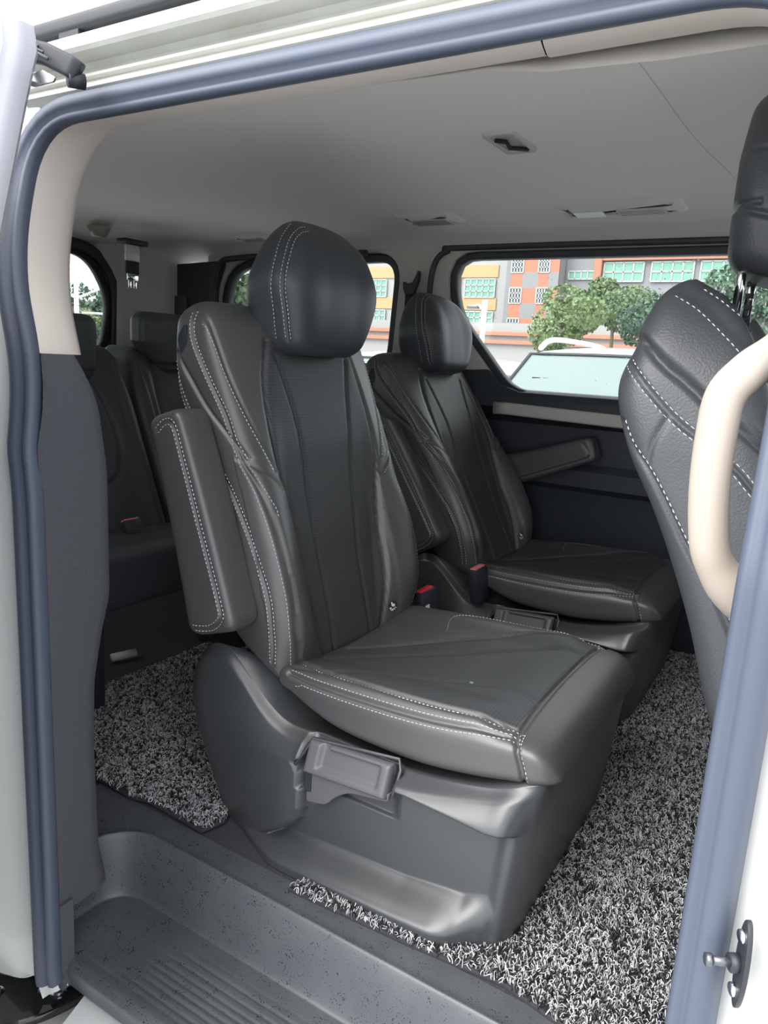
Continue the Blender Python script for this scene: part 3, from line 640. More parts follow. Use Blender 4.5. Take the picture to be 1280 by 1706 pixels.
def cushion(root):
    N = 330; sq = superell(N, 5.0); secs = []
    ztop = curve1([-0.83, -0.76, -0.66, -0.50, -0.38, -0.31, -0.27], [0.325, 0.332, 0.342, 0.350, 0.356, 0.350, 0.330])
    zbot = curve1([-0.83, -0.78, -0.72, -0.66, -0.58, -0.49, -0.40, -0.33, -0.27], [0.300, 0.292, 0.268, 0.250, 0.243, 0.243, 0.255, 0.270, 0.280])
    hw = curve1([-0.83, -0.78, -0.70, -0.55, -0.40, -0.27], [0.245, 0.252, 0.262, 0.266, 0.264, 0.255])
    for x, ins in ends(-0.82, -0.268, 0.03, 0.045, 170, 12):
        zt, zb = float(ztop(x)) - ins * 0.8, float(zbot(x)) + ins * 0.45; W = float(hw(x)) - ins * 0.7
        a, b = sq[:, 0], sq[:, 1]; y = W * a
        zm = (zt + zb) / 2; hh = (zt - zb) / 2
        # crowned centre and raised side bolsters
        ay = np.abs(y); crown = -0.006 * sstep(0.10, 0.18, ay) * 0 + 0.012 * sstep(0.13, 0.205, ay) * (1 - sstep(0.235, 0.27, ay)) * float(1 - sstep(-0.42, -0.36, x)) - 0.010 * np.exp(-(ay / 0.12) ** 2) * float(1 - sstep(-0.50, -0.36, x))
        z = zm + hh * b + np.where(b > 0.4, crown, 0)
        secs.append(np.stack([np.full(N, x), YC + y, z], 1))
    seams = [('z', 1, l, 0.008, 0.0040) for l in CUSH_IN] + [('z', 1, CUSH_FRONT, 0.009, 0.0050)] + [('z', 1, l, 0.0035, 0.0045) for l in CUSH_CH] \
        + [('z', 1, l, 0.0045, 0.0032) for l in CUSH_EDGE] + [('z', 1, l, 0.006, 0.0035) for l in CUSH_CORNER]
    cornseam = [('y', s, crv([(-0.342, 0.37), (-0.336, 0.335), (-0.324, 0.30), (-0.320, 0.262)]), 0.006, 0.0035) for s in (-1, 1)]
    def mf(C):
        yl = np.interp(C[:, 0], CUSH_IN[0][:, 0], CUSH_IN[0][:, 1]); ok = (C[:, 0] < -0.356) & (C[:, 0] > -0.80) & (C[:, 1] > yl + 0.007) & (C[:, 1] < np.interp(C[:, 0], CUSH_IN[1][:, 0], CUSH_IN[1][:, 1])) & (C[:, 2] > 0.31)
        return ok.astype(np.int32)
    o, bv = skin('seat_cushion', secs, [LEATHER, PERF], root, seams + cornseam, matfn=mf, off=SO)
    st = [('z', 1, CUSH_EDGE[0], (0.006, -0.006)), ('z', 1, CUSH_EDGE[1], (0.006, -0.006)), ('z', 1, CUSH_CORNER[0], (0.006,)), ('z', 1, CUSH_ARC, (0.0,)), ('z', 1, CUSH_IN[0], (-0.004,)),
          ('y', -1, crv([(-0.338, 0.345), (-0.330, 0.335), (-0.317, 0.30), (-0.312, 0.268)]), (0.0,)), ('z', 1, CUSH_CORNER[1], (-0.006,))]
    stitches('seam_stitching', bv, st, o, off=SO)
    return o, bv

SEAM_A = [(0.118, 0.90), (0.095, 0.80), (0.083, 0.70), (0.078, 0.60), (0.070, 0.50), (0.066, 0.40), (0.070, 0.31)]
SEAM_B = [(0.135, 0.93), (0.160, 0.86), (0.172, 0.78), (0.172, 0.70), (0.160, 0.64), (0.150, 0.56), (0.144, 0.46), (0.130, 0.38), (0.105, 0.30)]
SEAM_SH = [(0.240, 0.985), (0.240, 0.93), (0.236, 0.86), (0.222, 0.79), (0.200, 0.725), (0.186, 0.690)]
SEAM_BOL = [(0.249, 0.60), (0.247, 0.53), (0.243, 0.45), (0.241, 0.37), (0.235, 0.32)]
SEAM_CUT = [(0.258, 0.722), (0.240, 0.705), (0.210, 0.682), (0.176, 0.655)]
S2 = [(-1.045, 0.972), (-1.034, 0.925), (-0.995, 0.862), (-0.952, 0.794), (-0.920, 0.722), (-0.875, 0.655), (-0.825, 0.560), (-0.795, 0.470), (-0.786, 0.400), (-0.792, 0.335)]
S3 = [(-1.086, 0.880), (-1.055, 0.811), (-0.990, 0.722), (-0.930, 0.645), (-0.874, 0.560), (-0.832, 0.472), (-0.822, 0.392), (-0.826, 0.338)]
S4 = [(-1.075, 0.895), (-1.035, 0.850), (-0.994, 0.800), (-0.948, 0.758), (-0.903, 0.715)]
def mir(L, s): return crv([(YC + s * y, z) for y, z in L])
def backrest(root):
    N = 360; sq = superell(N, 5.5); secs = []
    zs = [0.27, 0.33, 0.40, 0.47, 0.55, 0.66, 0.75, 0.85, 0.92, 0.97, 1.01]
    xc = curve1(zs, [-0.800, -0.815, -0.835, -0.852, -0.868, -0.890, -0.905, -0.932, -0.952, -0.975, -1.00])
    xb = curve1(zs, [-0.795, -0.786, -0.768, -0.776, -0.796, -0.852, -0.895, -0.940, -0.972, -0.995, -1.015])
    xr = curve1(zs, [-0.940, -0.955, -0.980, -1.000, -1.022, -1.050, -1.070, -1.098, -1.105, -1.105, -1.10])
    hw = curve1(zs, [0.235, 0.250, 0.258, 0.260, 0.257, 0.250, 0.252, 0.256, 0.252, 0.240, 0.215])
    a, b = sq[:, 0], sq[:, 1]
    for z, ins in ends(0.285, 0.995, 0.025, 0.045, 230, 12):
        W = float(hw(z)) - ins * 0.8; XC, XB, XR = float(xc(z)) - ins, float(xb(z)) - ins * .8, float(xr(z)) + ins * .8
        y = W * a; ay = np.abs(y)
        lo = float(sstep(0.72, 0.60, z))
        bl0 = float(np.interp(z, [0.30, 0.40, 0.52], [0.095, 0.118, 0.135])); blend = np.sin(np.pi / 2 * np.clip((ay - bl0) / 0.125, 0, 1))
        XF = XC + (XB - XC) * blend
        # rounded shoulder panel above, full lumbar bolster below
        xm = (XC + XR) / 2
        x = np.where(b > 0, xm + (XF - xm) * b, xm + (xm - XR) * b)
        x = x - np.where(b > 0.2, 1, 0) * 0.012 * sstep(0.225, 0.26, ay) * 0
        k = 0.62 * max(0.0, (0.62 - z) / 0.34) ** 1.4
        zz = z + k * np.clip(XB - x, 0, 1)
        secs.append(np.stack([x, YC + y, zz], 1))
    seams = []
    for s in (-1, 1):
        seams += [('x', 1, mir(SEAM_A, s), 0.0055, 0.0042), ('x', 1, mir(SEAM_B, s), 0.0075, 0.0045), ('x', 1, mir(SEAM_SH, s), 0.0035, 0.003), ('x', 1, mir(SEAM_CUT, s), 0.0045, 0.004),
                  ('y', s, crv(S2), 0.0050, 0.0034), ('y', s, crv(S3), 0.0048, 0.0034), ('y', s, crv(S4), 0.0060, 0.0050)]
    def mf(C):
        yb = np.interp(C[:, 2], [p[1] for p in SEAM_B[::-1]], [p[0] for p in SEAM_B[::-1]])
        xx = np.interp(C[:, 2], zs, [float(xc(z)) for z in zs])
        return ((np.abs(C[:, 1] - YC) < yb) & (C[:, 0] > xx - 0.03) & (C[:, 2] < 0.93)).astype(np.int32)
    def dp(P, n):
        ay = np.abs(P[:, 1] - YC); zc = np.interp(ay, [0.176, 0.210, 0.240, 0.258], [0.655, 0.682, 0.705, 0.722]); u = sstep(-0.003, 0.010, P[:, 2] - zc)
        return np.where((n[:, 0] > 0.1) & (ay > 0.165), 0.0025 * (1 - u), 0)
    o, bv = skin('backrest', secs, [LEATHER, PERFB], root, seams, disp=dp, matfn=mf, off=SO)
    st = []
    for s in (-1, 1):
        st += [('x', 1, mir(SEAM_SH, s), (0.006 * s,)), ('y', s, crv(S2), (0.006, -0.006)), ('y', s, crv(S3), (0.006, -0.006))]
    st += [('x', 1, mir(SEAM_CUT, 1), (0.006,))]
    stitches('seam_stitching', bv, st, o, off=SO)
    # belt guide slot near the shoulder
    plate('belt_slot', roundpoly([(-1.072, 0.925), (-1.052, 0.952), (-1.046, 0.915), (-1.062, 0.890)], .01), [], 0.010, 0.001, BLACKP, o, lambda u, v, w_: (u - SO[0], 0.9955 + w_ - SO[1], v))
    return o, bv

def headrest(root, name='headrest'):
    N = 220; sq = superell(N, 3.5); secs = []; a, b = sq[:, 0], sq[:, 1]
    zs = [0.905, 0.93, 0.97, 1.02, 1.06, 1.10, 1.13, 1.165]
    hw = curve1(zs, [0.108, 0.122, 0.139, 0.154, 0.152, 0.138, 0.122, 0.100])
    xf = curve1(zs, [-0.897, -0.886, -0.877, -0.873, -0.876, -0.888, -0.902, -0.928])
    xr = curve1(zs, [-1.000, -1.018, -1.030, -1.030, -1.024, -1.012, -1.000, -0.985])
    for z, ins in ends(0.905, 1.163, 0.030, 0.052, 110, 12):
        W = float(hw(z)) - ins * 0.9; XF = float(xf(z)) - ins * .55; XR = float(xr(z)) + ins * .35; xm = (XF + XR) / 2
        y = W * a; wing = 0.010 * sstep(0.04, 0.13, np.abs(y)) * (b > 0) * b
        x = xm + (XF - xm) * b * (1) + wing
        secs.append(np.stack([x, YC + y, z - 0.016 * (np.abs(y) / 0.15) ** 2 * float(sstep(0.98, 1.13, z))], 1))
    ln = [crv([(-0.922, 1.15), (-0.912, 1.08), (-0.908, 1.00), (-0.916, 0.93)]), crv([(-0.948, 1.15), (-0.937, 1.08), (-0.934, 1.00), (-0.944, 0.93)])]
    seams = [('y', s, ln[0], 0.0045, 0.0030) for s in (-1, 1)] + [('y', s, ln[1], 0.0015, 0.0025) for s in (-1, 1)]
    o, bv = skin(name, secs, LEATHER2, root, seams, off=SO, crown=True)
    st = [('y', s, ln[0], (0.005, -0.005)) for s in (-1, 1)] + [('y', s, ln[1], (0.0,)) for s in (-1, 1)]
    stitches('seam_stitching', bv, st, o, off=SO)
    for y in (1.20, 1.30):
        tube('headrest_post', [(-0.975 - SO[0], y - SO[1], 0.88), (-0.965 - SO[0], y - SO[1], 1.0)], 0.0065, CHROME, o)
    return o

def armrest(root, ysign, lowered=False):
    """padded arm; built raised along the backrest, door side, then mirrored or swung down"""
    N = 150; sq = superell(N, 6.0); secs = []; a, b = sq[:, 0], sq[:, 1]
    B = np.array([-0.900, 0.400]); T = np.array([-1.028, 0.790]); ax = T - B; Ln = np.linalg.norm(ax); ax /= Ln; px = np.array([ax[1], -ax[0]])
    for s, ins in ends(0, Ln, 0.028, 0.022, 80, 8):
        u = s / Ln; hd = (0.060 - 0.018 * u) - ins * .8; hy = 0.041 - ins * .8
        c = B + ax * s + px * (0.004 * math.sin(u * 3))
        skew = -0.25 * (1 - u) * 0.0
        d = hd * a; secs.append(np.stack([c[0] + px[0] * d, 0.957 + hy * b, c[1] + px[1] * d + 0.10 * (0.957 - 0.957) + 0 * d], 1))
    V = np.array(secs)
    # seam that frames the outer face near its forward edge
    def pt(u, d): q = B + ax * (u * Ln) + px * d; return (q[0], q[1])
    ln = crv([pt(0.93, -0.02), pt(0.955, 0.005), pt(0.93, 0.024), pt(0.80, 0.028), pt(0.5, 0.033), pt(0.15, 0.039), pt(0.07, 0.034), pt(0.035, 0.0), pt(0.045, -0.042)])
    ln2 = crv([pt(0.10, -0.047), pt(0.30, -0.045)])
    o, bv = skin('armrest', secs, LEATHER, root, [('y', -1, ln, 0.0045, 0.0032), ('y', 1, ln, 0.0045, 0.0032)], off=SO)
    stitches('seam_stitching', bv, [('y', -1, ln, (0.0055, -0.0055)), ('y', 1, ln, (0.0055, -0.0055))], o, off=SO)
    # pivot boss towards the backrest
    t = tube('pivot', [(-0.935 - SO[0], 0.985 - SO[1], 0.47), (-0.935 - SO[0], 1.02 - SO[1], 0.47)], 0.03, BLACKP, o, n=20)
    return o
def swing(o, ang, hx, hz):
    """turn a part about a lateral hinge line at (hx, hz) given in shared seat coordinates"""
    h = Vector((hx - SO[0], 0, hz))
    o.matrix_basis = Matrix.Translation(h) @ Matrix.Rotation(ang, 4, 'Y') @ Matrix.Translation(-h) @ o.matrix_basis

def buckle(root, y, x=-0.79, z=0.335, red=RED, label=True):
    b = box('buckle', -0.014, 0.014, -0.031, 0.031, -0.075, 0.024, BLACKP, root, 0.004)
    r = box('release_button', -0.009, 0.009, -0.025, 0.025, 0.018, 0.0275, red, b, 0.0015)
    if label: box('buckle_label', 0.0138, 0.0146, -0.020, -0.004, -0.030, -0.010, LABELW, b)
    b.location = (x - SO[0], y - SO[1], z); b.rotation_euler = (0.12, -0.10, -0.15)
    return b

def badge(root, bv, y=1.397, z=0.356):
    h = bv.ray_cast(Vector((9, y, z)), Vector((-1, 0, 0)))
    p, n = h[0], h[1]
    if n.x < 0: n = -n
    q = n.to_track_quat('Z', 'Y').to_matrix().to_4x4()
    def pl(V, name, m, parent, lift):
        Mx = Matrix.Translation(p + n * lift) @ q
        return V
    Mx = Matrix.Translation(p - Vector(SO)) @ q
    o = mesh('tag_disc', [tuple(Mx @ Vector((0.0125 * math.cos(t) , 0.0125 * math.sin(t), zz))) for zz in (0.0, 0.0012) for t in np.linspace(0, 2 * math.pi, 28, endpoint=False)],
             grid_faces(2, 28).tolist() + [list(range(28, 56))], BLACKP, root, smooth=False)
    # white leaping shape and the letters below it
    parts = []
    bm = bmesh.new()
    def poly(L):
        bm.faces.new([bm.verts.new(Mx @ Vector((a, b, 0.0016))) for a, b in L])
    poly([(-.0065, .0095), (-.003, .0105), (-.001, .006), (.003, .006), (.0062, .002), (.004, -.0008), (.0, -.0012), (-.004, .001), (-.0052, .005)])
    me = bpy.data.meshes.new('tag_mark'); bm.to_mesh(me); bm.free(); link('tag_mark', me, LABELW, o, smooth=False)
    for k, chx in enumerate('SURTI'[:0] or 'SUFTI'):
        cu = bpy.data.curves.new('tag_letter', 'FONT'); cu.body = chx; cu.size = 0.0072; cu.align_x = 'CENTER'; cu.align_y = 'CENTER'; cu.extrude = 0.0002; cu.offset = 0.0003
        ob = bpy.data.objects.new('tag_letter', cu); COL.objects.link(ob); bpy.context.view_layer.update()
        me = bpy.data.meshes.new_from_object(ob.evaluated_get(bpy.context.evaluated_depsgraph_get())); bpy.data.objects.remove(ob)
        a = math.radians(205 + k * 32.0)
        T = Mx @ Matrix.Translation((0.0088 * math.cos(a), 0.0088 * math.sin(a), 0.0018)) @ Matrix.Rotation(a + math.pi / 2, 4, 'Z')
        me.transform(T); link('tag_letter', me, LABELW, o, smooth=False)
    return o

def captain(label, buck_y, red):
    root = empty('captain_seat', label, 'seat', SO, 'second row captain seats')
    return root

near = captain('black leather captain seat nearest the open sliding door, both padded armrests folded up', 1.53, RED)
seat_base(near); lever(near); cushion(near)
br, brb = backrest(near)
tg = badge(near, brb); tg.parent = br
hr = headrest(near)
armL = armrest(near, -1)
armR = copy_tree(armL, near); armR.scale = (1, -1, 1)
bk = buckle(near, 1.545, -0.795, 0.338)
far = copy_tree(near)
far.location = (SO[0] - 0.035, 2.155, 0.0)
far['label'] = 'reclined black leather captain seat by the far side window, window armrest lowered'
for ch in list(far.children):
    nm = ch.name.split('.')[0]
    if nm in ('backrest', 'headrest'): swing(ch, -math.radians(12.5), -0.82, 0.33)
    if nm == 'headrest': ch.location.z += 0.012; ch.location.x -= 0.01
    if nm == 'armrest':
        if ch.scale[1] > 0:      # aisle side, raised with the backrest
            swing(ch, -math.radians(12.5), -0.82, 0.33)
        else:                               # window side, lowered
            swing(ch, math.radians(88), -0.895, 0.52)
            ch.location.z += 0.005
    if nm == 'buckle':
        ch.location = (-0.765 - SO[0], -0.285, 0.325)
        for g in ch.children:
            if g.name.startswith('release_button'):
                g.data = g.data.copy(); g.data.materials.clear(); g.data.materials.append(PINK)
            if g.name.startswith('buckle_label'): bpy.data.objects.remove(g)
# ================================================================== FRONT SEAT (seen from its door side and behind)
def front_seat():
    root = empty('front_seat', 'black grained leather front seat at the right edge, seen behind the beige grab handle', 'seat', (0.05, 1.25, 0))
    off = (0.05, 1.25, 0); N = 300; sq = superell(N, 6.0); a, b = sq[:, 0], sq[:, 1]; secs = []
    zs = [0.24, 0.35, 0.458, 0.573, 0.67, 0.736, 0.80, 0.86, 0.90, 0.94, 0.98, 1.04]
    xr = curve1(zs, [-0.01, -0.05, -0.098, -0.136, -0.176, -0.208, -0.244, -0.266, -0.270, -0.256, -0.240, -0.218])
    xf = curve1(zs, [0.22, 0.18, 0.14, 0.11, 0.075, 0.045, 0.02, -0.01, -0.03, -0.055, -0.08, -0.11])
    hw = curve1(zs, [0.235, 0.245, 0.25, 0.255, 0.256, 0.256, 0.254, 0.252, 0.248, 0.240, 0.225, 0.19])
    for z, ins in ends(0.25, 1.030, 0.03, 0.035, 190, 10):
        W = float(hw(z)) - ins * .8; XR = float(xr(z)) + ins * .8; XF = float(xf(z)) - ins * .8; xm = (XR + XF) / 2
        y = W * a; lo = float(sstep(0.72, 0.5, z))
        conc = -0.045 * (1 - sstep(0.12, 0.20, np.abs(y))) * (b > 0) * b
        x = xm + (XF - xm) * b + conc
        zz = z - 0.55 * (x - XR) * sstep(0.62, 0.95, np.full(N, z)) * (x > XR)
        secs.append(np.stack([x, YC + y, zz], 1))
    L1 = crv([(-0.203, 1.013), (-0.172, 0.995), (-0.137, 0.965), (-0.111, 0.94), (-0.08, 0.905)])
    L2 = crv([(-0.175, 1.019), (-0.151, 1.004), (-0.121, 0.981), (-0.094, 0.956), (-0.06, 0.92)])
    CR = crv([(-0.232, 0.947), (-0.2, 0.919), (-0.168, 0.896), (-0.135, 0.869), (-0.076, 0.827), (-0.03, 0.79)])
    L3 = crv([(-0.249, 0.92), (-0.215, 0.886), (-0.185, 0.858), (-0.161, 0.84), (-0.137, 0.825), (-0.097, 0.795), (-0.075, 0.773), (-0.03, 0.73)])
    VT = crv([(-0.183, 0.858), (-0.199, 0.821), (-0.204, 0.795)])
    RR = crv([(-0.246, 0.842), (-0.231, 0.815), (-0.202, 0.782), (-0.177, 0.746), (-0.147, 0.698), (-0.12, 0.661), (-0.097, 0.629), (-0.055, 0.55), (-0.02, 0.45)])
    Rg = crv([(-0.255, 0.80), (-0.19, 0.70), (-0.135, 0.60), (-0.10, 0.52), (-0.06, 0.42)])
    seams = [('y', -1, L, 0.004, 0.003) for L in (L1, L2, VT)] + [('y', -1, CR, 0.009, 0.0050), ('y', -1, L3, 0.0055, 0.0032), ('y', -1, RR, 0.005, 0.0034)]
    def dp(P, n):     # panel above the crease stands proud
        zc = np.interp(P[:, 0], CR[:, 0], CR[:, 1]); return np.where((n[:, 1] < 0) & (P[:, 0] < 0.0), 0.008 * sstep(0.0, 0.012, P[:, 2] - zc), 0)
    o, bv = skin('backrest', secs, FRONTLEATHER, root, seams, disp=dp, off=off)
    stitches('seam_stitching', bv, [('y', -1, L1, (-0.005,)), ('y', -1, L2, (0.0,)), ('y', -1, L3, (0.006, -0.006)), ('y', -1, RR, (0.006,))], o, off=off, L=0.0055, gap=0.0035, wd=0.0014)
    # cushion and pedestal
    secs = []; sq2 = superell(120, 5.5)
    for x, ins in ends(-0.06, 0.55, 0.05, 0.05, 30, 8):
        hwd = 0.262 - ins * .8; hh = 0.065 - ins * .6; zc = 0.315 + 0.02 * x
        secs.append(np.stack([np.full(120, x), YC + hwd * sq2[:, 0], zc + hh * sq2[:, 1]], 1))
    skin('seat_cushion', secs, FRONTLEATHER, root, off=off)
    box('seat_base', -0.03 - off[0], 0.48 - off[0], -0.235, 0.235, 0.001, 0.26, PLASTIC, root, 0.02)
    # headrest on its two posts
    secs = []; sq3 = superell(180, 3.4); a, b = sq3[:, 0], sq3[:, 1]
    zh = [1.05, 1.09, 1.14, 1.20, 1.25, 1.30]; wh = curve1(zh, [0.10, 0.125, 0.138, 0.135, 0.120, 0.09])
    for z, ins in ends(1.055, 1.295, 0.030, 0.035, 70, 10):
        W = float(wh(z)) - ins * .8; XR = -0.172 + 0.10 * max(0, z - 1.2) + ins * .8; XF = -0.045 - ins * .8; xm = (XR + XF) / 2
        x = xm + (XF - XR) / 2 * b; secs.append(np.stack([x, YC + W * a, z - 0.25 * (x - XR) + 0.0 * x], 1))
    h, hb = skin('headrest', secs, FRONTLEATHER, root, [('y', -1, crv([(-0.18, 1.135), (-0.12, 1.118), (-0.04, 1.095)]), 0.006, 0.004), ('x', -1, crv([(1.1, 1.135), (1.4, 1.135)]), 0.006, 0.004),
                 ('y', -1, crv([(-0.18, 1.205), (-0.12, 1.200), (-0.04, 1.185)]), 0.002, 0.003)], off=off)
    for y, nt in ((1.185, False), (1.315, True)):
        p = tube('headrest_post', [(-0.146 - off[0], y - off[1], 1.10), (-0.148 - off[0], y - off[1], 0.985)], 0.0062, CHROME, h, n=14)
        if nt:
            for k in range(4): box('post_notch', -0.153 - off[0], -0.1405 - off[0], y - 0.0075 - off[1], y + 0.0075 - off[1], 1.050 - k * 0.018, 1.058 - k * 0.018, BLACKP, p, 0.001)
        tube('post_sleeve', [(-0.1475 - off[0], y - off[1], 0.985), (-0.148 - off[0], y - off[1], 0.97)], 0.011, BLACKP, h, n=14)
    return root
front_seat()
# a second front seat's place is hidden behind this one

# ================================================================== THIRD ROW BENCH
def bench():
    root = empty('rear_bench', 'black leather third row bench seat in the dim rear of the cabin', 'seat', (-1.6, 1.65, 0)); off = (-1.6, 1.65, 0)
    for k, (y0, y1) in enumerate(((0.985, 1.415), (1.425, 1.855), (1.865, 2.295))):
        yc = (y0 + y1) / 2; W0 = (y1 - y0) / 2; sq = superell(200, 6.0); a, b = sq[:, 0], sq[:, 1]; secs = []
        for z, ins in ends(0.36, 0.905, 0.04, 0.05, 110, 8):
            W = W0 - ins * .8 - 0.02 * max(0, (z - 0.75) / 0.15); XF = -1.545 - (z - 0.40) * 0.42 - ins * .8; XR = XF - 0.15 + ins * 1.2; xm = (XF + XR) / 2
            y = W * a; x = xm + (XF - XR) / 2 * b + 0.018 * sstep(0.12, 0.19, np.abs(y)) * (b > 0)
            secs.append(np.stack([x, yc + y, z + 0 * a], 1))
        U = crv([(yc - 0.12, 0.86), (yc - 0.135, 0.74), (yc - 0.115, 0.61), (yc - 0.06, 0.548), (yc + 0.04, 0.542), (yc + 0.10, 0.57), (yc + 0.125, 0.64), (yc + 0.115, 0.74), (yc + 0.075, 0.86)])
        B = [crv([(yc + s * 0.17, 0.86), (yc + s * 0.165, 0.7), (yc + s * 0.185, 0.55), (yc + s * 0.19, 0.42)]) for s in (-1, 1)]
        skin('backrest', secs, LEATHER2, root, [('x', 1, U, 0.008, 0.006)] + [('x', 1, q, 0.006, 0.005) for q in B], off=off)
        secs = []; sq = superell(140, 3.2); a, b = sq[:, 0], sq[:, 1]; zc0 = 0.835 if k == 0 else 0.86
        for z, ins in ends(zc0 - 0.035, zc0 + 0.145, 0.035, 0.03, 50, 8):
            W = (0.172 if k else 0.128) - ins - (0.075 * max(0, (zc0 + 0.06 - z) / 0.09) if k else 0.0); XR = -1.800 + ins * .8; XF = -1.690 - ins * .8 - 0.02; xm = (XF + XR) / 2
            secs.append(np.stack([xm + (XF - XR) / 2 * b + 0.03 * (np.abs(W * a) > 0.09) * (b > 0) * (k > 0) * 0, yc + W * a, z + 0 * a], 1))
        hr, hb = skin('headrest', secs, LEATHER2, root, [('x', 1, crv([(yc - 0.2, zc0 - 0.005), (yc + 0.2, zc0 - 0.005)]), 0.005, 0.005)], off=off)
    sq = superell(200, 5.0); a, b = sq[:, 0], sq[:, 1]; secs = []
    for y, ins in ends(0.965, 2.31, 0.045, 0.045, 160, 9):
        zt = 0.435 - ins * .8; zb = 0.255 + ins * .8; xf = -1.372 - ins * .8; xr = -1.66 + ins * .5
        x = (xf + xr) / 2 + (xf - xr) / 2 * a; z = (zt + zb) / 2 + (zt - zb) / 2 * b
        z = z - 0.035 * sstep(-1.50, -1.66, x) * (b > 0); x = x - 0.05 * (1 - (z - zb) / max(zt - zb, .01)) * (a > 0)
        secs.append(np.stack([x, np.full(200, y), z], 1))
    c, cb = skin('seat_cushion', secs, LEATHER2, root, [('x', 1, crv([(1.045, 0.45), (1.048, 0.24)]), 0.007, 0.004), ('z', 1, crv([(-1.37, 1.045), (-1.6, 1.05)]), 0.007, 0.004)], off=off)
    for y in (1.10, 1.62, 2.12):
        box('bench_leg', -1.62 - off[0], -1.46 - off[0], y - 0.025 - off[1], y + 0.025 - off[1], 0.001, 0.30, BLACKP, root, 0.006)
    for y, x in ((1.345, -1.52),):
        r = tube('floor_latch', [(-1.68 - off[0], y - 0.03 - off[1], 0.018), (-1.66 - off[0], y + 0.04 - off[1], 0.018)], 0.012, BEIGED, root)
    b = box('buckle', -0.012, 0.012, -0.026, 0.026, -0.05, 0.02, BLACKP, root, 0.004); b.location = (-1.50 - off[0], 1.245 - off[1], 0.447); b.rotation_euler = (0, -0.5, 0)
    box('release_button', -0.009, 0.009, -0.022, 0.022, 0.0155, 0.0235, PINK, b, 0.0015)
    return root
bench()

# ================================================================== LOOP PILE MATS
PILE = bpy.data.materials.new('pvc_loop_pile'); PILE.use_nodes = True
_t = PILE.node_tree; _b = _t.nodes['Principled BSDF']; _a = _t.nodes.new('ShaderNodeAttribute'); _a.attribute_name = 'strand'; _r = _t.nodes.new('ShaderNodeValToRGB')
_r.color_ramp.interpolation = 'CONSTANT'; _r.color_ramp.elements[0].color = (0.012, 0.012, 0.014, 1); _r.color_ramp.elements[1].position = 0.27; _r.color_ramp.elements[1].color = (0.14, 0.145, 0.155, 1)
_e = _r.color_ramp.elements.new(0.42); _e.color = (0.42, 0.43, 0.45, 1); _e = _r.color_ramp.elements.new(0.75); _e.color = (0.68, 0.68, 0.69, 1)
_t.links.new(_a.outputs['Fac'], _r.inputs[0]); _t.links.new(_r.outputs[0], _b.inputs['Base Color']); _b.inputs['Roughness'].default_value = 0.45
MATBASE = mat('mat_backing', (0.030, 0.030, 0.033), 0.8)
def inpoly(P, L):
    x, y = P[:, 0], P[:, 1]; ins = np.zeros(len(P), bool); n = len(L)
    for i in range(n):
        x1, y1 = L[i]; x2, y2 = L[(i + 1) % n]
        c = ((y1 > y) != (y2 > y)); ins ^= c & (x < (x2 - x1) * (y - y1) / (y2 - y1 + 1e-12) + x1)
    return ins
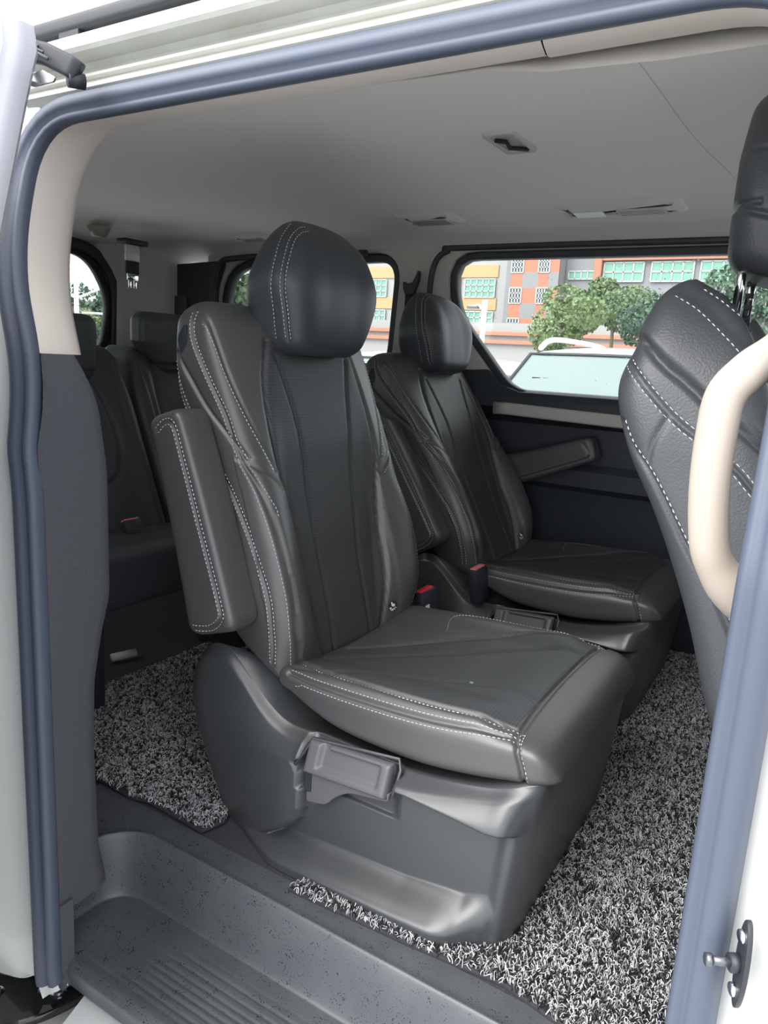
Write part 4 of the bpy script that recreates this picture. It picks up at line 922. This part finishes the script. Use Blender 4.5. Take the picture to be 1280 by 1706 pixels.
def mat_obj(label, poly, z0, holes=(), dx=0.0046, dy=0.0056, rowdir=0.0, dens=1.0, wav=None):
    me = plate('floor_mat', poly, [], 0.008, 0.001, MATBASE, None, lambda u, v, w_: (u, v, z0 + w_))
    tag(me, label, 'floor mat', 'grey loop pile floor mats')
    L = np.array(poly); x0, y0 = L.min(0); x1, y1 = L.max(0)
    gx, gy = np.meshgrid(np.arange(x0 - .3, x1 + .3, dx), np.arange(y0 - .3, y1 + .3, dy), indexing='ij')
    c, s = math.cos(rowdir), math.sin(rowdir); mx, my = (x0 + x1) / 2, (y0 + y1) / 2
    P = np.stack([gx.ravel(), gy.ravel()], 1); P[:, 0] += 0.0013 * np.sin(2 * np.pi * P[:, 0] / (2 * dx)); P += RNG.normal(0, [0.0009, 0.0019], P.shape)
    P = np.stack([mx + (P[:, 0] - mx) * c - (P[:, 1] - my) * s, my + (P[:, 0] - mx) * s + (P[:, 1] - my) * c], 1)
    k = inpoly(P, poly)
    for h in holes: k &= ~inpoly(P, h)
    if dens < 1: k &= RNG.random(len(P)) < dens
    P = P[k]; n = len(P)
    yaw = RNG.normal(math.pi / 2 + rowdir, 0.85, n); hgt = RNG.uniform(0.0025, 0.0060, n); span = RNG.uniform(0.0022, 0.0042, n); lean = RNG.normal(0, 0.0022, (n, 2)); r = 0.00085
    T = np.linspace(-0.35, 1.30, 6); th = np.pi * T
    # arc points
    al = -np.cos(th)[None, :] * span[:, None]; up = np.sin(th)[None, :] * hgt[:, None] + 0.0022
    cx = P[:, 0, None] + al * np.cos(yaw)[:, None] + lean[:, 0, None] * np.sin(th)[None]; cy = P[:, 1, None] + al * np.sin(yaw)[:, None] + lean[:, 1, None] * np.sin(th)[None]
    cz = z0 + 0.008 + up
    if wav is not None: cz = cz + wav(cx, cy)
    C = np.stack([cx, cy, cz], -1)                                   # n,6,3
    tt = np.gradient(C, axis=1); tt /= np.maximum(np.linalg.norm(tt, axis=2, keepdims=True), 1e-9)
    side = np.stack([-np.sin(yaw), np.cos(yaw), np.zeros(n)], 1)[:, None, :].repeat(6, 1); nn = np.cross(side, tt)
    ang = np.array([0, 2.094, 4.189]); V = C[:, :, None, :] + r * (np.cos(ang)[None, None, :, None] * side[:, :, None, :] + np.sin(ang)[None, None, :, None] * nn[:, :, None, :])
    V = V.reshape(-1, 3); base = np.arange(n)[:, None, None] * 18; i = np.arange(5)[None, :, None] * 3; j = np.arange(3)[None, None, :]; j2 = (j + 1) % 3
    F = np.stack([base + i + j, base + i + j2, base + i + 3 + j2, base + i + 3 + j], -1).reshape(-1, 4)
    m = bpy.data.meshes.new('loop_pile'); m.vertices.add(len(V)); m.vertices.foreach_set('co', V.ravel()); m.loops.add(F.size); m.loops.foreach_set('vertex_index', F.ravel())
    m.polygons.add(len(F)); m.polygons.foreach_set('loop_start', np.arange(0, F.size, 4)); m.polygons.foreach_set('loop_total', np.full(len(F), 4)); m.update()
    at = m.attributes.new('strand', 'FLOAT', 'POINT'); at.data.foreach_set('value', np.repeat(RNG.random(n), 18))
    o = link('loop_pile', m, PILE, me); o['kind'] = 'stuff'
    return me
SEATHOLE = [(-0.92, 1.00), (-0.36, 0.975), (-0.34, 1.0), (-0.34, 1.50), (-0.92, 1.50)]
FARHOLE = [(-0.96, 1.92), (-0.375, 1.92), (-0.375, 2.40), (-0.96, 2.40)]
mat_obj('grey and white loop pile floor mat in the footwell before both captain seats', [(-0.680, 0.886), (-0.45, 0.900), (-0.295, 0.915), (-0.205, 0.898), (0.10, 0.88), (0.34, 0.90), (0.34, 2.52), (-0.30, 2.53), (-0.36, 2.52), (-0.36, 1.80), (-0.45, 1.80), (-0.45, 1.52), (-0.38, 1.10), (-0.45, 0.99), (-0.672, 0.915)], 0.0,
        [[(-0.02, 1.02), (0.4, 1.02), (0.4, 1.6), (-0.02, 1.6)]], wav=lambda x, y: 0.006 * np.exp(-((x + 0.20 - 0.10 * (y - 1.1)) / 0.035) ** 2) * np.exp(-((y - 1.12) / 0.20) ** 2))
mat_obj('loop pile floor mat behind the nearest captain seat, with a notched edge toward the step', [(-1.312, 0.894), (-1.18, 0.903), (-1.095, 0.900), (-1.06, 0.912), (-0.905, 0.906), (-0.892, 0.955), (-0.93, 1.05), (-0.98, 1.48), (-1.31, 1.48), (-1.352, 1.31), (-1.408, 1.18), (-1.414, 1.04), (-1.372, 0.98)], 0.006)
mat_obj('thinner loop pile mat underneath at the foot of the third row', [(-1.558, 1.062), (-1.41, 1.045), (-1.30, 1.06), (-1.25, 1.45), (-1.25, 1.95), (-1.58, 1.95)], 0.0, dens=0.9)

# ================================================================== FITTINGS
gh = empty('grab_handle', 'beige curved grab handle on the front door pillar, at the right edge', 'handle', (-0.04, 0.70, 0.82))
path = smoothpath([(-0.030, 0.715, 0.940), (-0.057, 0.692, 0.922), (-0.070, 0.680, 0.909), (-0.082, 0.674, 0.890), (-0.0845, 0.672, 0.860), (-0.084, 0.672, 0.818), (-0.080, 0.674, 0.778), (-0.074, 0.678, 0.752), (-0.060, 0.688, 0.730), (-0.035, 0.705, 0.712)], 6)
sc = [1.0 + 0.35 * sstep(0.12, 0.0, i / (len(path) - 1)) + 0.55 * sstep(0.80, 1.0, i / (len(path) - 1)) for i in range(len(path))]
h = sweep('grip', [(p.x + 0.04, p.y - 0.70, p.z - 0.82) for p in path], circ(0.0165, 18, 0.0145), BEIGE, gh, up=(0, 1, 0), scale=sc)
box('screw_cover', -0.006, 0.025, -0.002, 0.02, -0.125, -0.10, BEIGE, gh, 0.004)

# lock striker on the front pillar
sk = empty('door_striker', 'small black steel lock striker bolted to the white door pillar', 'striker', (0.004, 0.604, 0.440))
pl_ = [(0.0145 * math.cos(t), 0.040 * math.sin(t)) for t in np.linspace(0, 2 * math.pi, 32, endpoint=False)]
p = plate('striker_plate', pl_, [], 0.005, 0.0012, BLACKP, sk, lambda u, v, w_: (-w_ * 0.9, u * 1.0 - w_ * 0.2, v))
sk.rotation_euler.z = 0.30
for z in (-0.025, 0.025):
    t = tube('plate_screw', [(-0.004, 0.0, z), (-0.0075, -0.001, z)], 0.0055, CHROME, p, n=14)
tube('collar', [(-0.004, 0, 0), (-0.012, -0.002, 0)], 0.0075, BLACKP, sk, n=16)
tube('pin', [(-0.008, -0.001, 0), (-0.028, -0.005, 0.0008)], 0.0036, STEELD, sk, n=16)
tube('pin_head', [(-0.0265, -0.0047, 0.0008), (-0.031, -0.0056, 0.001)], 0.0052, STEELD, sk, n=16)

# upper roller arm of the sliding door
ra = empty('roller_arm', 'black roller arm of the sliding door in the roof channel, upper left', 'roller', (-0.992, 0.69, 1.264))
A = sweep('arm', [(q[0] + 0.96, q[1] - 0.69, q[2] - 1.25) for q in [(-1.04, 0.60, 1.262), (-0.985, 0.655, 1.272), (-0.945, 0.676, 1.264), (-0.915, 0.690, 1.250), (-0.905, 0.695, 1.242)]], rrect(0.014, 0.028, 0.005), BLACKP, ra)
for k in range(3): tube('arm_rib', [(-0.985 + k * .012 + .96, 0.640 - .69, 1.285 - k * .008 - 1.25), (-0.945 + k * .010 + .96, 0.664 - .69, 1.270 - k * .009 - 1.25)], 0.0022, STEELD, A)
tube('roller', [(0.042, -0.002, -0.016), (0.050, 0.018, -0.014)], 0.010, BLACKP, ra, n=16)
plate('guide_tab', roundpoly([(-0.995, 1.246), (-0.973, 1.249), (-0.968, 1.241), (-0.945, 1.243), (-0.918, 1.231), (-0.921, 1.225), (-0.965, 1.224), (-0.993, 1.238)], .003), [], 0.003, 0.0006, CHROME, ra, lambda u, v, w_: (u + 0.96, 0.668 + w_ - 0.69, v - 1.25))
box('arm_mount', -0.062, -0.028, -0.10, -0.03, -0.035, -0.008, BLACKP, ra, 0.006)

# open sliding door leaf, upper front edge in view
def dy(z): return 0.500 - (1.22 - z) * 0.25 if z > 0.75 else 0.3825
sd = empty('sliding_door', 'silver grey edge of the slid-open side door at the upper left', 'door', (-1.4, 0.42, 0.5))
zs_d = np.r_[np.linspace(-0.25, 0.75, 5), np.linspace(0.80, 1.222, 16)]
V = []; prof_d = [(-1.05, 0.004), (-0.026, 0.0), (-0.020, -0.006), (-0.014, -0.006), (-0.010, 0.000), (-0.004, 0.003), (0.000, 0.010), (0.000, 0.022), (-0.010, 0.030), (-1.05, 0.032)]
for z in zs_d:
    xe = np.interp(z, [-0.25, 0.75, 0.99, 1.09, 1.15, 1.19, 1.213, 1.222], [-0.764, -0.764, -0.764, -0.764, -0.764, -0.762, -0.758, -0.775])
    for dx_, d in prof_d:
        V.append((xe + dx_ + 1.4, dy(z) + d - 0.42, z - 0.5))
nz = len(zs_d)
F = grid_faces(nz, len(prof_d)).tolist() + [[j for j in range(len(prof_d))], [(nz - 1) * len(prof_d) + j for j in range(len(prof_d))]]
sharp(fix(mesh('door_leaf', V, F, DOORGREY, sd)), 50)

# lower carrier bracket, bottom left
lb = empty('door_carrier', 'gloss black door carrier bracket with bolt heads at the lower left', 'bracket', (-1.02, 0.63, -0.20))
o2 = roundpoly([(-1.20, 0.60), (-1.105, 0.622), (-1.058, 0.640), (-1.045, 0.690), (-0.975, 0.700), (-0.948, 0.690), (-0.950, 0.655), (-0.966, 0.612), (-0.990, 0.574), (-1.010, 0.556), (-1.05, 0.535), (-1.20, 0.50)], .014)
cp = plate('carrier_plate', o2, [], 0.016, 0.004, GLOSSBLK, lb, lambda u, v, w_: (u + 1.02, v - 0.63, -w_ + 0.010))
for x, y, r in ((-0.984, 0.652, 0.0085), (-1.070, 0.594, 0.008), (-1.012, 0.636, 0.003)):
    t = tube('bolt_head', [(x + 1.02, y - 0.63, 0.008), (x + 1.02, y - 0.63, 0.0145)], r, STEELD, cp, n=6 if r > .004 else 10)
    if r > .004: tube('washer', [(x + 1.02, y - 0.63, 0.008), (x + 1.02, y - 0.63, 0.0105)], r * 1.55, GLOSSBLK, t, n=20)
tube('guide_rail', [(0.0, 0.055, -0.055), (0.12, 0.058, -0.055)], 0.016, BLACKP, lb)
pg = empty('body_plug', 'black rubber plug in the white body below left of the seal', 'plug', (-1.064, 0.632, -0.083))
plate('plug_cap', [(0.010 * math.cos(t), 0.016 * math.sin(t)) for t in np.linspace(0, 6.283, 24, endpoint=False)], [], 0.006, 0.002, RUBBER, pg, lambda u, v, w_: (u, -w_, v))

# coat-hook shaped belt anchor with hanging belt at the far pillar
ba = empty('seat_belt', 'black seat belt hanging from its horned anchor on the far pillar between the windows', 'seat belt', (-1.40, 2.43, 1.18))
hornp = roundpoly([(-0.034, 0.018), (-0.014, 0.008), (0.006, 0.014), (0.016, 0.032), (0.026, 0.056), (0.033, 0.050), (0.032, 0.020), (0.022, -0.006), (0.012, -0.030), (-0.022, -0.030), (-0.032, -0.010)], .006)
plate('belt_anchor', hornp, [], 0.018, 0.003, BLACKP, ba, lambda u, v, w_: (u, -0.012 + w_, v))
box('webbing', -0.024, 0.020, -0.004, -0.001, -0.60, -0.015, WEB, ba)
# third row belt tongue hanging from the roof
hb_ = empty('roof_belt', 'third row belt tongue hanging from its roof mount near the tailgate window', 'seat belt', (-2.45, 2.045, 1.30))
box('roof_mount', -0.03, 0.03, -0.055, 0.055, -0.006, 0.012, BLACKP, hb_, 0.004)
box('belt_retainer', -0.006, 0.008, -0.035, 0.030, -0.068, -0.008, LENS, hb_, 0.003)
box('webbing', -0.004, 0.004, -0.032, 0.028, -0.115, -0.060, WEB, hb_)
tt = box('tongue', -0.003, 0.003, -0.026, 0.026, -0.140, -0.112, CHROME, hb_, 0.002)
for y in (-0.014, 0.012): box('prong', -0.002, 0.002, y - 0.006, y + 0.006, -0.170, -0.138, CHROME, tt, 0.001)
ck = empty('roof_fitting', 'small cream cone shaped fitting on the headliner beside the roof belt mount', 'roof fitting', (-2.50, 1.93, 1.325))
bm = bmesh.new(); bmesh.ops.create_cone(bm, cap_ends=True, segments=24, radius1=0.026, radius2=0.044, depth=0.035); me = bpy.data.meshes.new('cone'); bm.to_mesh(me); bm.free()
link('cone', me, BEIGE, ck)

# roof hatch pocket with a belt loop, and the lamp and vent consoles
ht = empty('roof_belt_pocket', 'square beige pocket in the headliner with a black belt loop', 'belt pocket', (-0.668, 1.530, 1.366))
outp = roundpoly([(-0.036, -0.070), (0.036, -0.070), (0.036, 0.070), (-0.036, 0.070)], .014); inp = roundpoly([(-0.024, -0.054), (0.024, -0.054), (0.024, 0.054), (-0.024, 0.054)], .008)
plate('pocket_frame', outp, [inp], 0.008, 0.003, BEIGED, ht, lambda u, v, w_: (u, v, -0.006 + w_))
plate('pocket_floor', inp, [], 0.002, 0.0005, BEIGED, ht, lambda u, v, w_: (u, v, -0.001 + w_))
tube('belt_loop', [(-0.020, -0.030, -0.004), (0.006, -0.034, -0.010), (0.000, 0.000, -0.012), (0.020, 0.050, -0.004)], 0.0045, WEB, ht)
def console(name, label, x, y, z, L, parts):
    c = empty(name, label, 'roof console', (x, y, z)); c.rotation_euler.x = -0.045
    o = roundpoly([(-L / 2, -0.075), (L / 2, -0.075), (L / 2, 0.075), (-L / 2, 0.075)], .035); NN = len(o)
    rows = []
    for ins, dz in ((0, 0.006), (0.008, 0.0), (0.018, -0.005), (0.030, -0.007), (0.05, -0.007)):
        q = ring2d(o, -ins); rows.append(np.stack([q[:, 0], q[:, 1], np.full(NN, dz) - 0.004], 1))
    V = np.concatenate(rows); F = grid_faces(5, NN).tolist() + [[4 * NN + j for j in range(NN)]]
    b = fix(mesh('console_body', V, F, HEAD, c))
    for nm, px, py, w2, h2, m2 in parts:
        f = plate(nm, rrect(w2, h2, .005), [], 0.006, 0.0015, m2, c, lambda u, v, w_, px=px, py=py: (u + px, v + py, -0.0135 + w_))
        if nm == 'air_vent':
            for k in (-1, 0, 1): box('vent_vane', px - w2 * .45, px + w2 * .45, py + k * h2 * .24 - .001, py + k * h2 * .24 + .001, -0.0142, -0.0128, PLASTIC, f)
    return c
console('roof_lamp_console', 'long headliner console with a reading lamp and an air vent above the far window', -0.605, 2.165, 1.361, 0.36,
        [('lamp_lens', -0.085, 0.02, 0.085, 0.06, LENS), ('air_vent', 0.060, 0.02, 0.13, 0.07, BEIGED), ('lamp_switch', -0.148, 0.02, 0.016, 0.045, BEIGED)])
console('roof_vent_console', 'short headliner console with one air vent over the far captain seat', -1.20, 2.165, 1.361, 0.22, [('air_vent', 0.0, 0.02, 0.13, 0.07, BEIGED)])
console('roof_vent_console', 'oval headliner console toward the third row, behind the nearest headrest', -2.05, 2.30, 1.352, 0.20, [('air_vent', 0.0, 0.0, 0.11, 0.05, BEIGED)])

# rain drops: two beads on the near cushion
for x, y in ((-0.500, 1.130), (-0.490, 1.158)):
    bm = bmesh.new(); bmesh.ops.create_icosphere(bm, subdivisions=3, radius=0.004)
    for v in bm.verts: v.co.z = v.co.z * 0.45; v.co.x *= 1.2
    me = bpy.data.meshes.new('water_drop'); bm.to_mesh(me); bm.free(); o = link('water_drop', me, DROP)
    o.location = (x, y, 0.3435); tag(o, 'bead of rainwater on the near seat cushion, %s' % ('closer to the door' if y < 1.14 else 'farther from the door'), 'water drop', 'rain drops on the cushion')
# ================================================================== OUTSIDE
CONC = mat('wet_concrete', (0.42, 0.425, 0.42), 0.6, var=(0.6, (0.36, 0.365, 0.36), 0.8))
g = mesh('ground', [(-150, -60, -0.55), (150, -60, -0.55), (150, 200, -0.55), (-150, 200, -0.55)], [[0, 1, 2, 3]], CONC, None, False); g['kind'] = 'structure'; g['label'] = 'wet grey concrete car park'
GREYW = mat('grey_facade', (0.22, 0.225, 0.235), 0.9, bump=('noise', 3, 0.2, 0.02)); LGREY = mat('pale_facade', (0.31, 0.315, 0.315), 0.9); DGREY = mat('dark_grey_facade', (0.21, 0.215, 0.225), 0.9)
ORANGE = mat('orange_facade', (0.50, 0.29, 0.15), 0.9); CORAL = mat('coral_facade', (0.42, 0.165, 0.11), 0.9); REDF = mat('red_facade', (0.55, 0.10, 0.06), 0.9)
GREENG = mat('green_window_glass', (0.15, 0.33, 0.25), 0.2); DARKG = mat('dark_window_glass', (0.06, 0.07, 0.09), 0.2); MULL = mat('grey_mullion', (0.40, 0.44, 0.42), 0.7)
CREAM = mat('white_facade', (0.28, 0.28, 0.275), 0.9)
def facade(name, label, x0, x1, y, z1, wall, panels, depth=14):
    """panels: (x0,x1,z0,z1,material,proud,cols,rows); windows get mullions"""
    r = empty(name, label, 'building', ((x0 + x1) / 2, y, -0.55)); ox, oy, oz = r.location
    box('wall', x0 - ox, x1 - ox, 0, depth, 0, z1 - oz, wall, r)
    for a, b, c, d, m, pr_, nc, nr in panels:
        isw = nc > 0
        p = box('window' if isw else 'cladding_panel', a - ox, b - ox, -pr_, 0.05, c - oz, d - oz, m, r)
        if isw:
            L = [(a - ox + (b - a) * k / nc - .05, a - ox + (b - a) * k / nc + .05, -pr_ - .06, -pr_ + .02, c - oz, d - oz) for k in range(nc + 1)]
            L += [(a - ox, b - ox, -pr_ - .06, -pr_ + .02, c - oz + (d - c) * k / nr - .05, c - oz + (d - c) * k / nr + .05) for k in range(nr + 1)]
            boxes('mullion', L, MULL, p)
    return r
Y0 = 60
P = []
for zb in (8.55, 5.85, 3.15): P.append((-44, -26.2, zb, zb + 1.0, ORANGE, .1, 0, 0))
P.append((-31.5, -29.6, 2, 8.55, ORANGE, .08, 0, 0))
for xw in (-29.2, -34.5, -40.0):
    for zb in (6.9, 4.2): P.append((xw, xw + 2.8, zb, zb + 1.5, GREENG, .12, 5, 3))
facade('office_building', 'pale office building with orange bands and green windows, left in the far side window', -46, -24.9, Y0, 14, LGREY, P)
P = []
for k in range(6):
    z = 9.9 - k * 1.2 + 1.2
    cols = [(-24.4, -23.4), (-23.4, -22.1), (-22.1, -21.2), (-21.2, -20.4)]
    for i, (a, b) in enumerate(cols):
        t = (k + i) % 2
        if i in (0, 2): P.append((a, b, z - 1.2, z, DARKG if t else CORAL, .1, 4 if t else 0, 3 if t else 0))
        else: P.append((a, b, z - 1.2, z, GREYW if t else CORAL, .1, 0, 0))
facade('checkered_tower', 'tower with red and grey checkered cladding beside the orange banded office', -24.88, -20.4, Y0 - 1.5, 14, DGREY, P)
P = [(-20.1, -18.05, 8.35, 8.95, GREENG, .1, 4, 1), (-18.0, -17.45, 5.5, 12, CORAL, .5, 0, 0), (-17.45, -4, 9.7, 12, CORAL, .4, 0, 0)]
for xw in (-17.3, -13.7, -10.2, -6.8):
    P.append((xw, xw + 3.0, 8.15, 9.55, GREENG, .12, 4, 2)); P.append((xw, xw + 3.0, 5.2, 7.1, GREENG, .12, 3, 2))
facade('grey_factory', 'grey factory with a coral frame and wide green window bands', -20.38, -2, Y0, 14, GREYW, P)
P = [(-36, -12, 3.75, 4.0, CORAL, .3, 0, 0), (-36, -12, 3.15, 3.4, CORAL, .3, 0, 0)]
facade('boundary_wall', 'low white boundary wall with two red pipes in front of the factory', -38, -10, 52, 4.3, CREAM, [(a, b, c - .35, d - .35, m, p_, n1, n2) for a, b, c, d, m, p_, n1, n2 in P], depth=.4)

def leafmat(n, c1, c2):
    m = mat(n, c1, 0.7, var=(1.3, c2, 1.0)); return m
LEAF = leafmat('mid_green_leaves', (0.09, 0.15, 0.07), (0.14, 0.21, 0.09)); LEAFD = leafmat('dark_green_leaves', (0.06, 0.11, 0.075), (0.09, 0.16, 0.10)); LEAFY = leafmat('yellow_green_leaves', (0.13, 0.19, 0.08), (0.18, 0.25, 0.11))
BARK = mat('bark', (0.12, 0.09, 0.06), 0.9)
def tree(label, x, y, zc, rx, rz, m, n=5000, seed=1):
    rg = np.random.default_rng(seed); r = empty('tree', label, 'tree', (x, y, -0.55)); zc = zc + 0.55
    blobs = [(rg.normal(0, .45, 3) * [rx, rx, rz * .8], rg.uniform(.35, .55)) for _ in range(9)] + [(np.zeros(3), .7)]
    V = np.zeros((n, 4, 3)); s = rx * 0.045
    for i in range(n):
        c, k = blobs[rg.integers(len(blobs))]; d = rg.normal(size=3); d /= np.linalg.norm(d); p = c + d * [rx * k, rx * k, rz * k] * rg.uniform(.75, 1.02) + [0, 0, zc]
        u = rg.normal(size=3); u /= np.linalg.norm(u); v = np.cross(u, rg.normal(size=3)); v /= np.linalg.norm(v); q = s * rg.uniform(.6, 1.4)
        V[i] = [p - u * q, p - v * q * .7, p + u * q, p + v * q * .7]
    mesh('foliage', V.reshape(-1, 3), np.arange(n * 4).reshape(-1, 4), m, r, False)
    sweep('trunk', [(0, 0, 0), (rx * .05, 0, zc * .5), (0, 0, zc)], circ(max(.08, rx * .07), 8), BARK, r, up=(0, 1, 0), scale=[1, .8, .4])
    return r
tree('bushy green tree in the middle of the far side window', -6.1, 18.0, 2.15, 1.05, 0.75, LEAFY, 6000, 3)
tree('darker rounded tree behind the bushy one', -6.35, 23.5, 3.05, 1.25, 0.85, LEAF, 6000, 4)
tree('dark green tree right of the bushy one, above the white car', -3.95, 19.0, 2.35, 1.15, 0.85, LEAFD, 6000, 5)
tree('large tree at the right end of the far side window', -2.35, 24.0, 3.0, 1.6, 1.6, LEAFD, 7000, 6)
tree('low shrub by the street lamp seen beside the far headrest', -6.9, 14.5, 1.25, 0.4, 0.35, LEAF, 1500, 7)
tree('tall tree filling the tailgate window', -27, 19.6, 2.2, 2.3, 1.6, LEAFD, 9000, 8)
tree('pale green tree at the left of the tailgate window', -25, 17.2, 1.6, 1.2, 0.8, LEAFY, 5000, 9)
tree('green tree seen through the rear quarter window', -17.0, 20.0, 2.4, 2.6, 1.6, LEAF, 9000, 10)
POLE = mat('white_pole', (0.75, 0.76, 0.76), 0.5)
def lamp(label, x, y, h, arm):
    r = empty('street_lamp', label, 'street lamp', (x, y, -0.55))
    tube('pole', [(0, 0, 0), (0, 0, h + .55)], 0.055, POLE, r, up=(0, 1, 0)); tube('arm', [(0, 0, h + .35), (arm * .5, 0, h + .45), (arm, 0, h + .42)], 0.03, POLE, r, up=(0, 1, 0))
    box('lamp_head', arm - .12, arm + .12, -.05, .05, h + .38, h + .45, STEELD, r, .01)
lamp('white street lamp beside the far headrest, before the orange banded office', -6.36, 14.0, 2.25, -0.25)
r = empty('utility_pole', 'white pole with crossed arms seen through the tailgate window', 'pole', (-20, 14.6, -0.55))
tube('pole', [(0, 0, 0), (0, 0, 3.6)], .07, POLE, r, up=(0, 1, 0)); tube('cross_arm', [(0, -.5, 3.0), (0, .0, 2.8), (0, .9, 3.2)], .035, POLE, r)
r = empty('utility_pole', 'shorter gantry pole right of the crossed arm pole in the tailgate window', 'pole', (-20, 16.0, -0.55))
tube('pole', [(0, 0, 0), (0, 0, 2.6)], .07, POLE, r, up=(0, 1, 0)); tube('cross_arm', [(0, -1.2, 2.4), (0, .0, 2.45)], .035, POLE, r)
r = empty('market_tent', 'orange canopy roof low in the tailgate window', 'tent', (-18, 12.6, -0.55))
bm = bmesh.new(); bmesh.ops.create_cone(bm, cap_ends=True, segments=4, radius1=1.0, radius2=0.03, depth=0.45); bmesh.ops.translate(bm, verts=bm.verts, vec=(0, 0, 2.05)); me = bpy.data.meshes.new('canopy'); bm.to_mesh(me); bm.free(); link('canopy', me, ORANGE, r, False)
for sx_ in (-.65, .65):
    for sy_ in (-.65, .65): tube('tent_leg', [(sx_, sy_, 0), (sx_ * .95, sy_ * .95, 1.85)], .03, POLE, r, up=(0, 1, 0))

# ---- parked cars facing the van
WSH = mat('windscreen_glass', (0.16, 0.21, 0.205), 0.12, spec=0.8); TYRE = mat('tyre', (0.02, 0.02, 0.02), 0.8)
def car(name, label, X, Y, roof, paint, width=1.84, yaw=0.0, rails=True, wide=1.0):
    """nose towards -Y; Y is the front edge of the roof"""
    r = empty(name, label, 'car', (X, Y, -0.55)); r.rotation_euler.z = yaw; H = roof + .55; hb = width / 2
    # (y, z top, half width at top, z belt, half width at belt)
    S_ = [(-1.62, .55, .60, .52, .70), (-1.58, .78, .68, .70, .80), (-1.30, .90, .76, .82, .88), (-0.75, 1.00, .80, .94, hb - .02), (-0.62, 1.05, .78, .98, hb), (0.02, H - .07, .66, 1.02, hb), (0.12, H - .035, .655, 1.02, hb), (0.55, H, .65, 1.02, hb), (1.5, H, .65, 1.04, hb), (2.1, H - .06, .62, 1.06, hb), (2.55, 1.10, .68, 1.02, hb - .04), (2.65, .6, .70, .55, .80)]
    V = []
    for y, zt, wt, zb_, wb in S_:
        half = [(0.0, .22), (wb * .93, .22), (wb, .45), (wb, zb_ - .10), (wb - .02, zb_), (wt + (wb - wt) * .12, zt - (zt - zb_) * .12), (wt, zt - .02 if zt - zb_ > .2 else zt - .01), (wt * .86, zt + .0), (wt * .45, zt + .018), (0.0, zt + .022)]
        V += [(a, y, b) for a, b in half] + [(-a, y, b) for a, b in half[-2:0:-1]]
    K = 18; n = len(S_)
    o = sharp(fix(mesh('body', V, grid_faces(n, K).tolist() + [list(range(K)), [(n - 1) * K + j for j in range(K)]], paint, r)), 38)
    def ws(u, t):     # windscreen surface, u -1..1, t 0..1 from cowl to roof
        y = -0.60 + 0.60 * t; z = 1.055 + (H - .085 - 1.055) * t; w2 = .74 - .12 * t
        return (u * w2, y - 0.018 - 0.03 * (1 - u * u), z + 0.022 + 0.01 * (1 - u * u))
    NU, NT = 17, 9
    Vw = [ws(-1 + 2 * i / (NU - 1), j / (NT - 1)) for i in range(NU) for j in range(NT)]
    wsm = mesh('windscreen', Vw, grid_faces(NU, NT, False), WSH, r)
    fr_ = [ws(-1, 0), ws(-1, .5), ws(-1, 1)] + [ws(-1 + k / 6, 1) for k in range(1, 12)] + [ws(1, 1), ws(1, .5), ws(1, 0)]
    tube('windscreen_edge', [(a, b - .004, c) for a, b, c in fr_], .012, BLACKP, wsm)
    boxes('sticker', [(-.52 + i * .07, -.50 + i * .07 + .03, -.22, -.216, H - .22 - j * .035, H - .205 - j * .035) for i in range(2) for j in range(3)], BLACKP, wsm)
    for s_ in (-1, 1):
        q = [(s_ * (.70 + .0), 0.15, H - .12), (s_ * .70, 1.9, H - .14), (s_ * (hb - .04), 2.2, 1.10), (s_ * (hb - .045), -.35, 1.08)]
        sgl = mesh('side_glass', [(a + s_ * .014, b, c) for a, b, c in q], [[0, 1, 2, 3]], DARKG, r, False)
        if rails: tube('roof_rail', [tuple(v) for v in smoothpath([(s_ * .60, .10, H - .02), (s_ * .60, .25, H + .035), (s_ * .60, .6, H + .055), (s_ * .60, 1.5, H + .05), (s_ * .60, 1.85, H - .01)], 5)], .018, POLE, r)
        for y in (-0.85, 1.85):
            w_ = tube('wheel', [(s_ * (hb - .18), y, .32), (s_ * (hb + .005), y, .32)], .32, TYRE, r, n=28); tube('hub', [(s_ * (hb - .02), y, .32), (s_ * (hb + .012), y, .32)], .19, CHROME, w_, n=20)
        box('headlight', s_ * .52 - .17, s_ * .52 + .17, -1.62, -1.50, .66, .78, LENS, r, .02)
    box('grille', -.34, .34, -1.64, -1.55, .48, .68, BLACKP, r, .02); box('front_bumper', -.8, .8, -1.70, -1.55, .28, .46, paint, r, .04)
    return r
CARW = mat('white_car_paint', (0.45, 0.46, 0.47), 0.2, coat=0.6)
car('parked_car', 'white parked car with roof rails facing the far side window', -1.12, 4.62, 1.075, CARW)
car('parked_car', 'lower white parked car left of the one with roof rails', -3.15, 5.1, 0.99, CARW, rails=False)
car('parked_car', 'white parked car seen low through the tailgate window', -17.0, 16.6, 0.95, CARW, yaw=1.2, rails=False)

# rain beads on the far side pane
n = 170; V = []; F = []
rg = np.random.default_rng(5)
for i in range(n):
    x, z = rg.uniform(-0.62, -0.2), rg.uniform(1.12, 1.27)
    if i > 110: x, z = rg.uniform(-1.1, -0.3), rg.uniform(0.86, 1.25)
    q = rg.uniform(0.0012, 0.0026); b0 = len(V)
    V += [(x + q * math.cos(t), YF + 0.0515, z + q * 1.2 * math.sin(t)) for t in np.linspace(0, 2 * math.pi, 8, endpoint=False)] + [(x, YF + 0.0515 - q * .6, z - q * .2)]
    F += [[b0 + j, b0 + (j + 1) % 8, b0 + 8] for j in range(8)]
rd = mesh('rain_beads', V, F, DROP, paneA if False else o if False else None)
rd.parent = bpy.data.objects['window_2']; rd['kind'] = 'stuff'
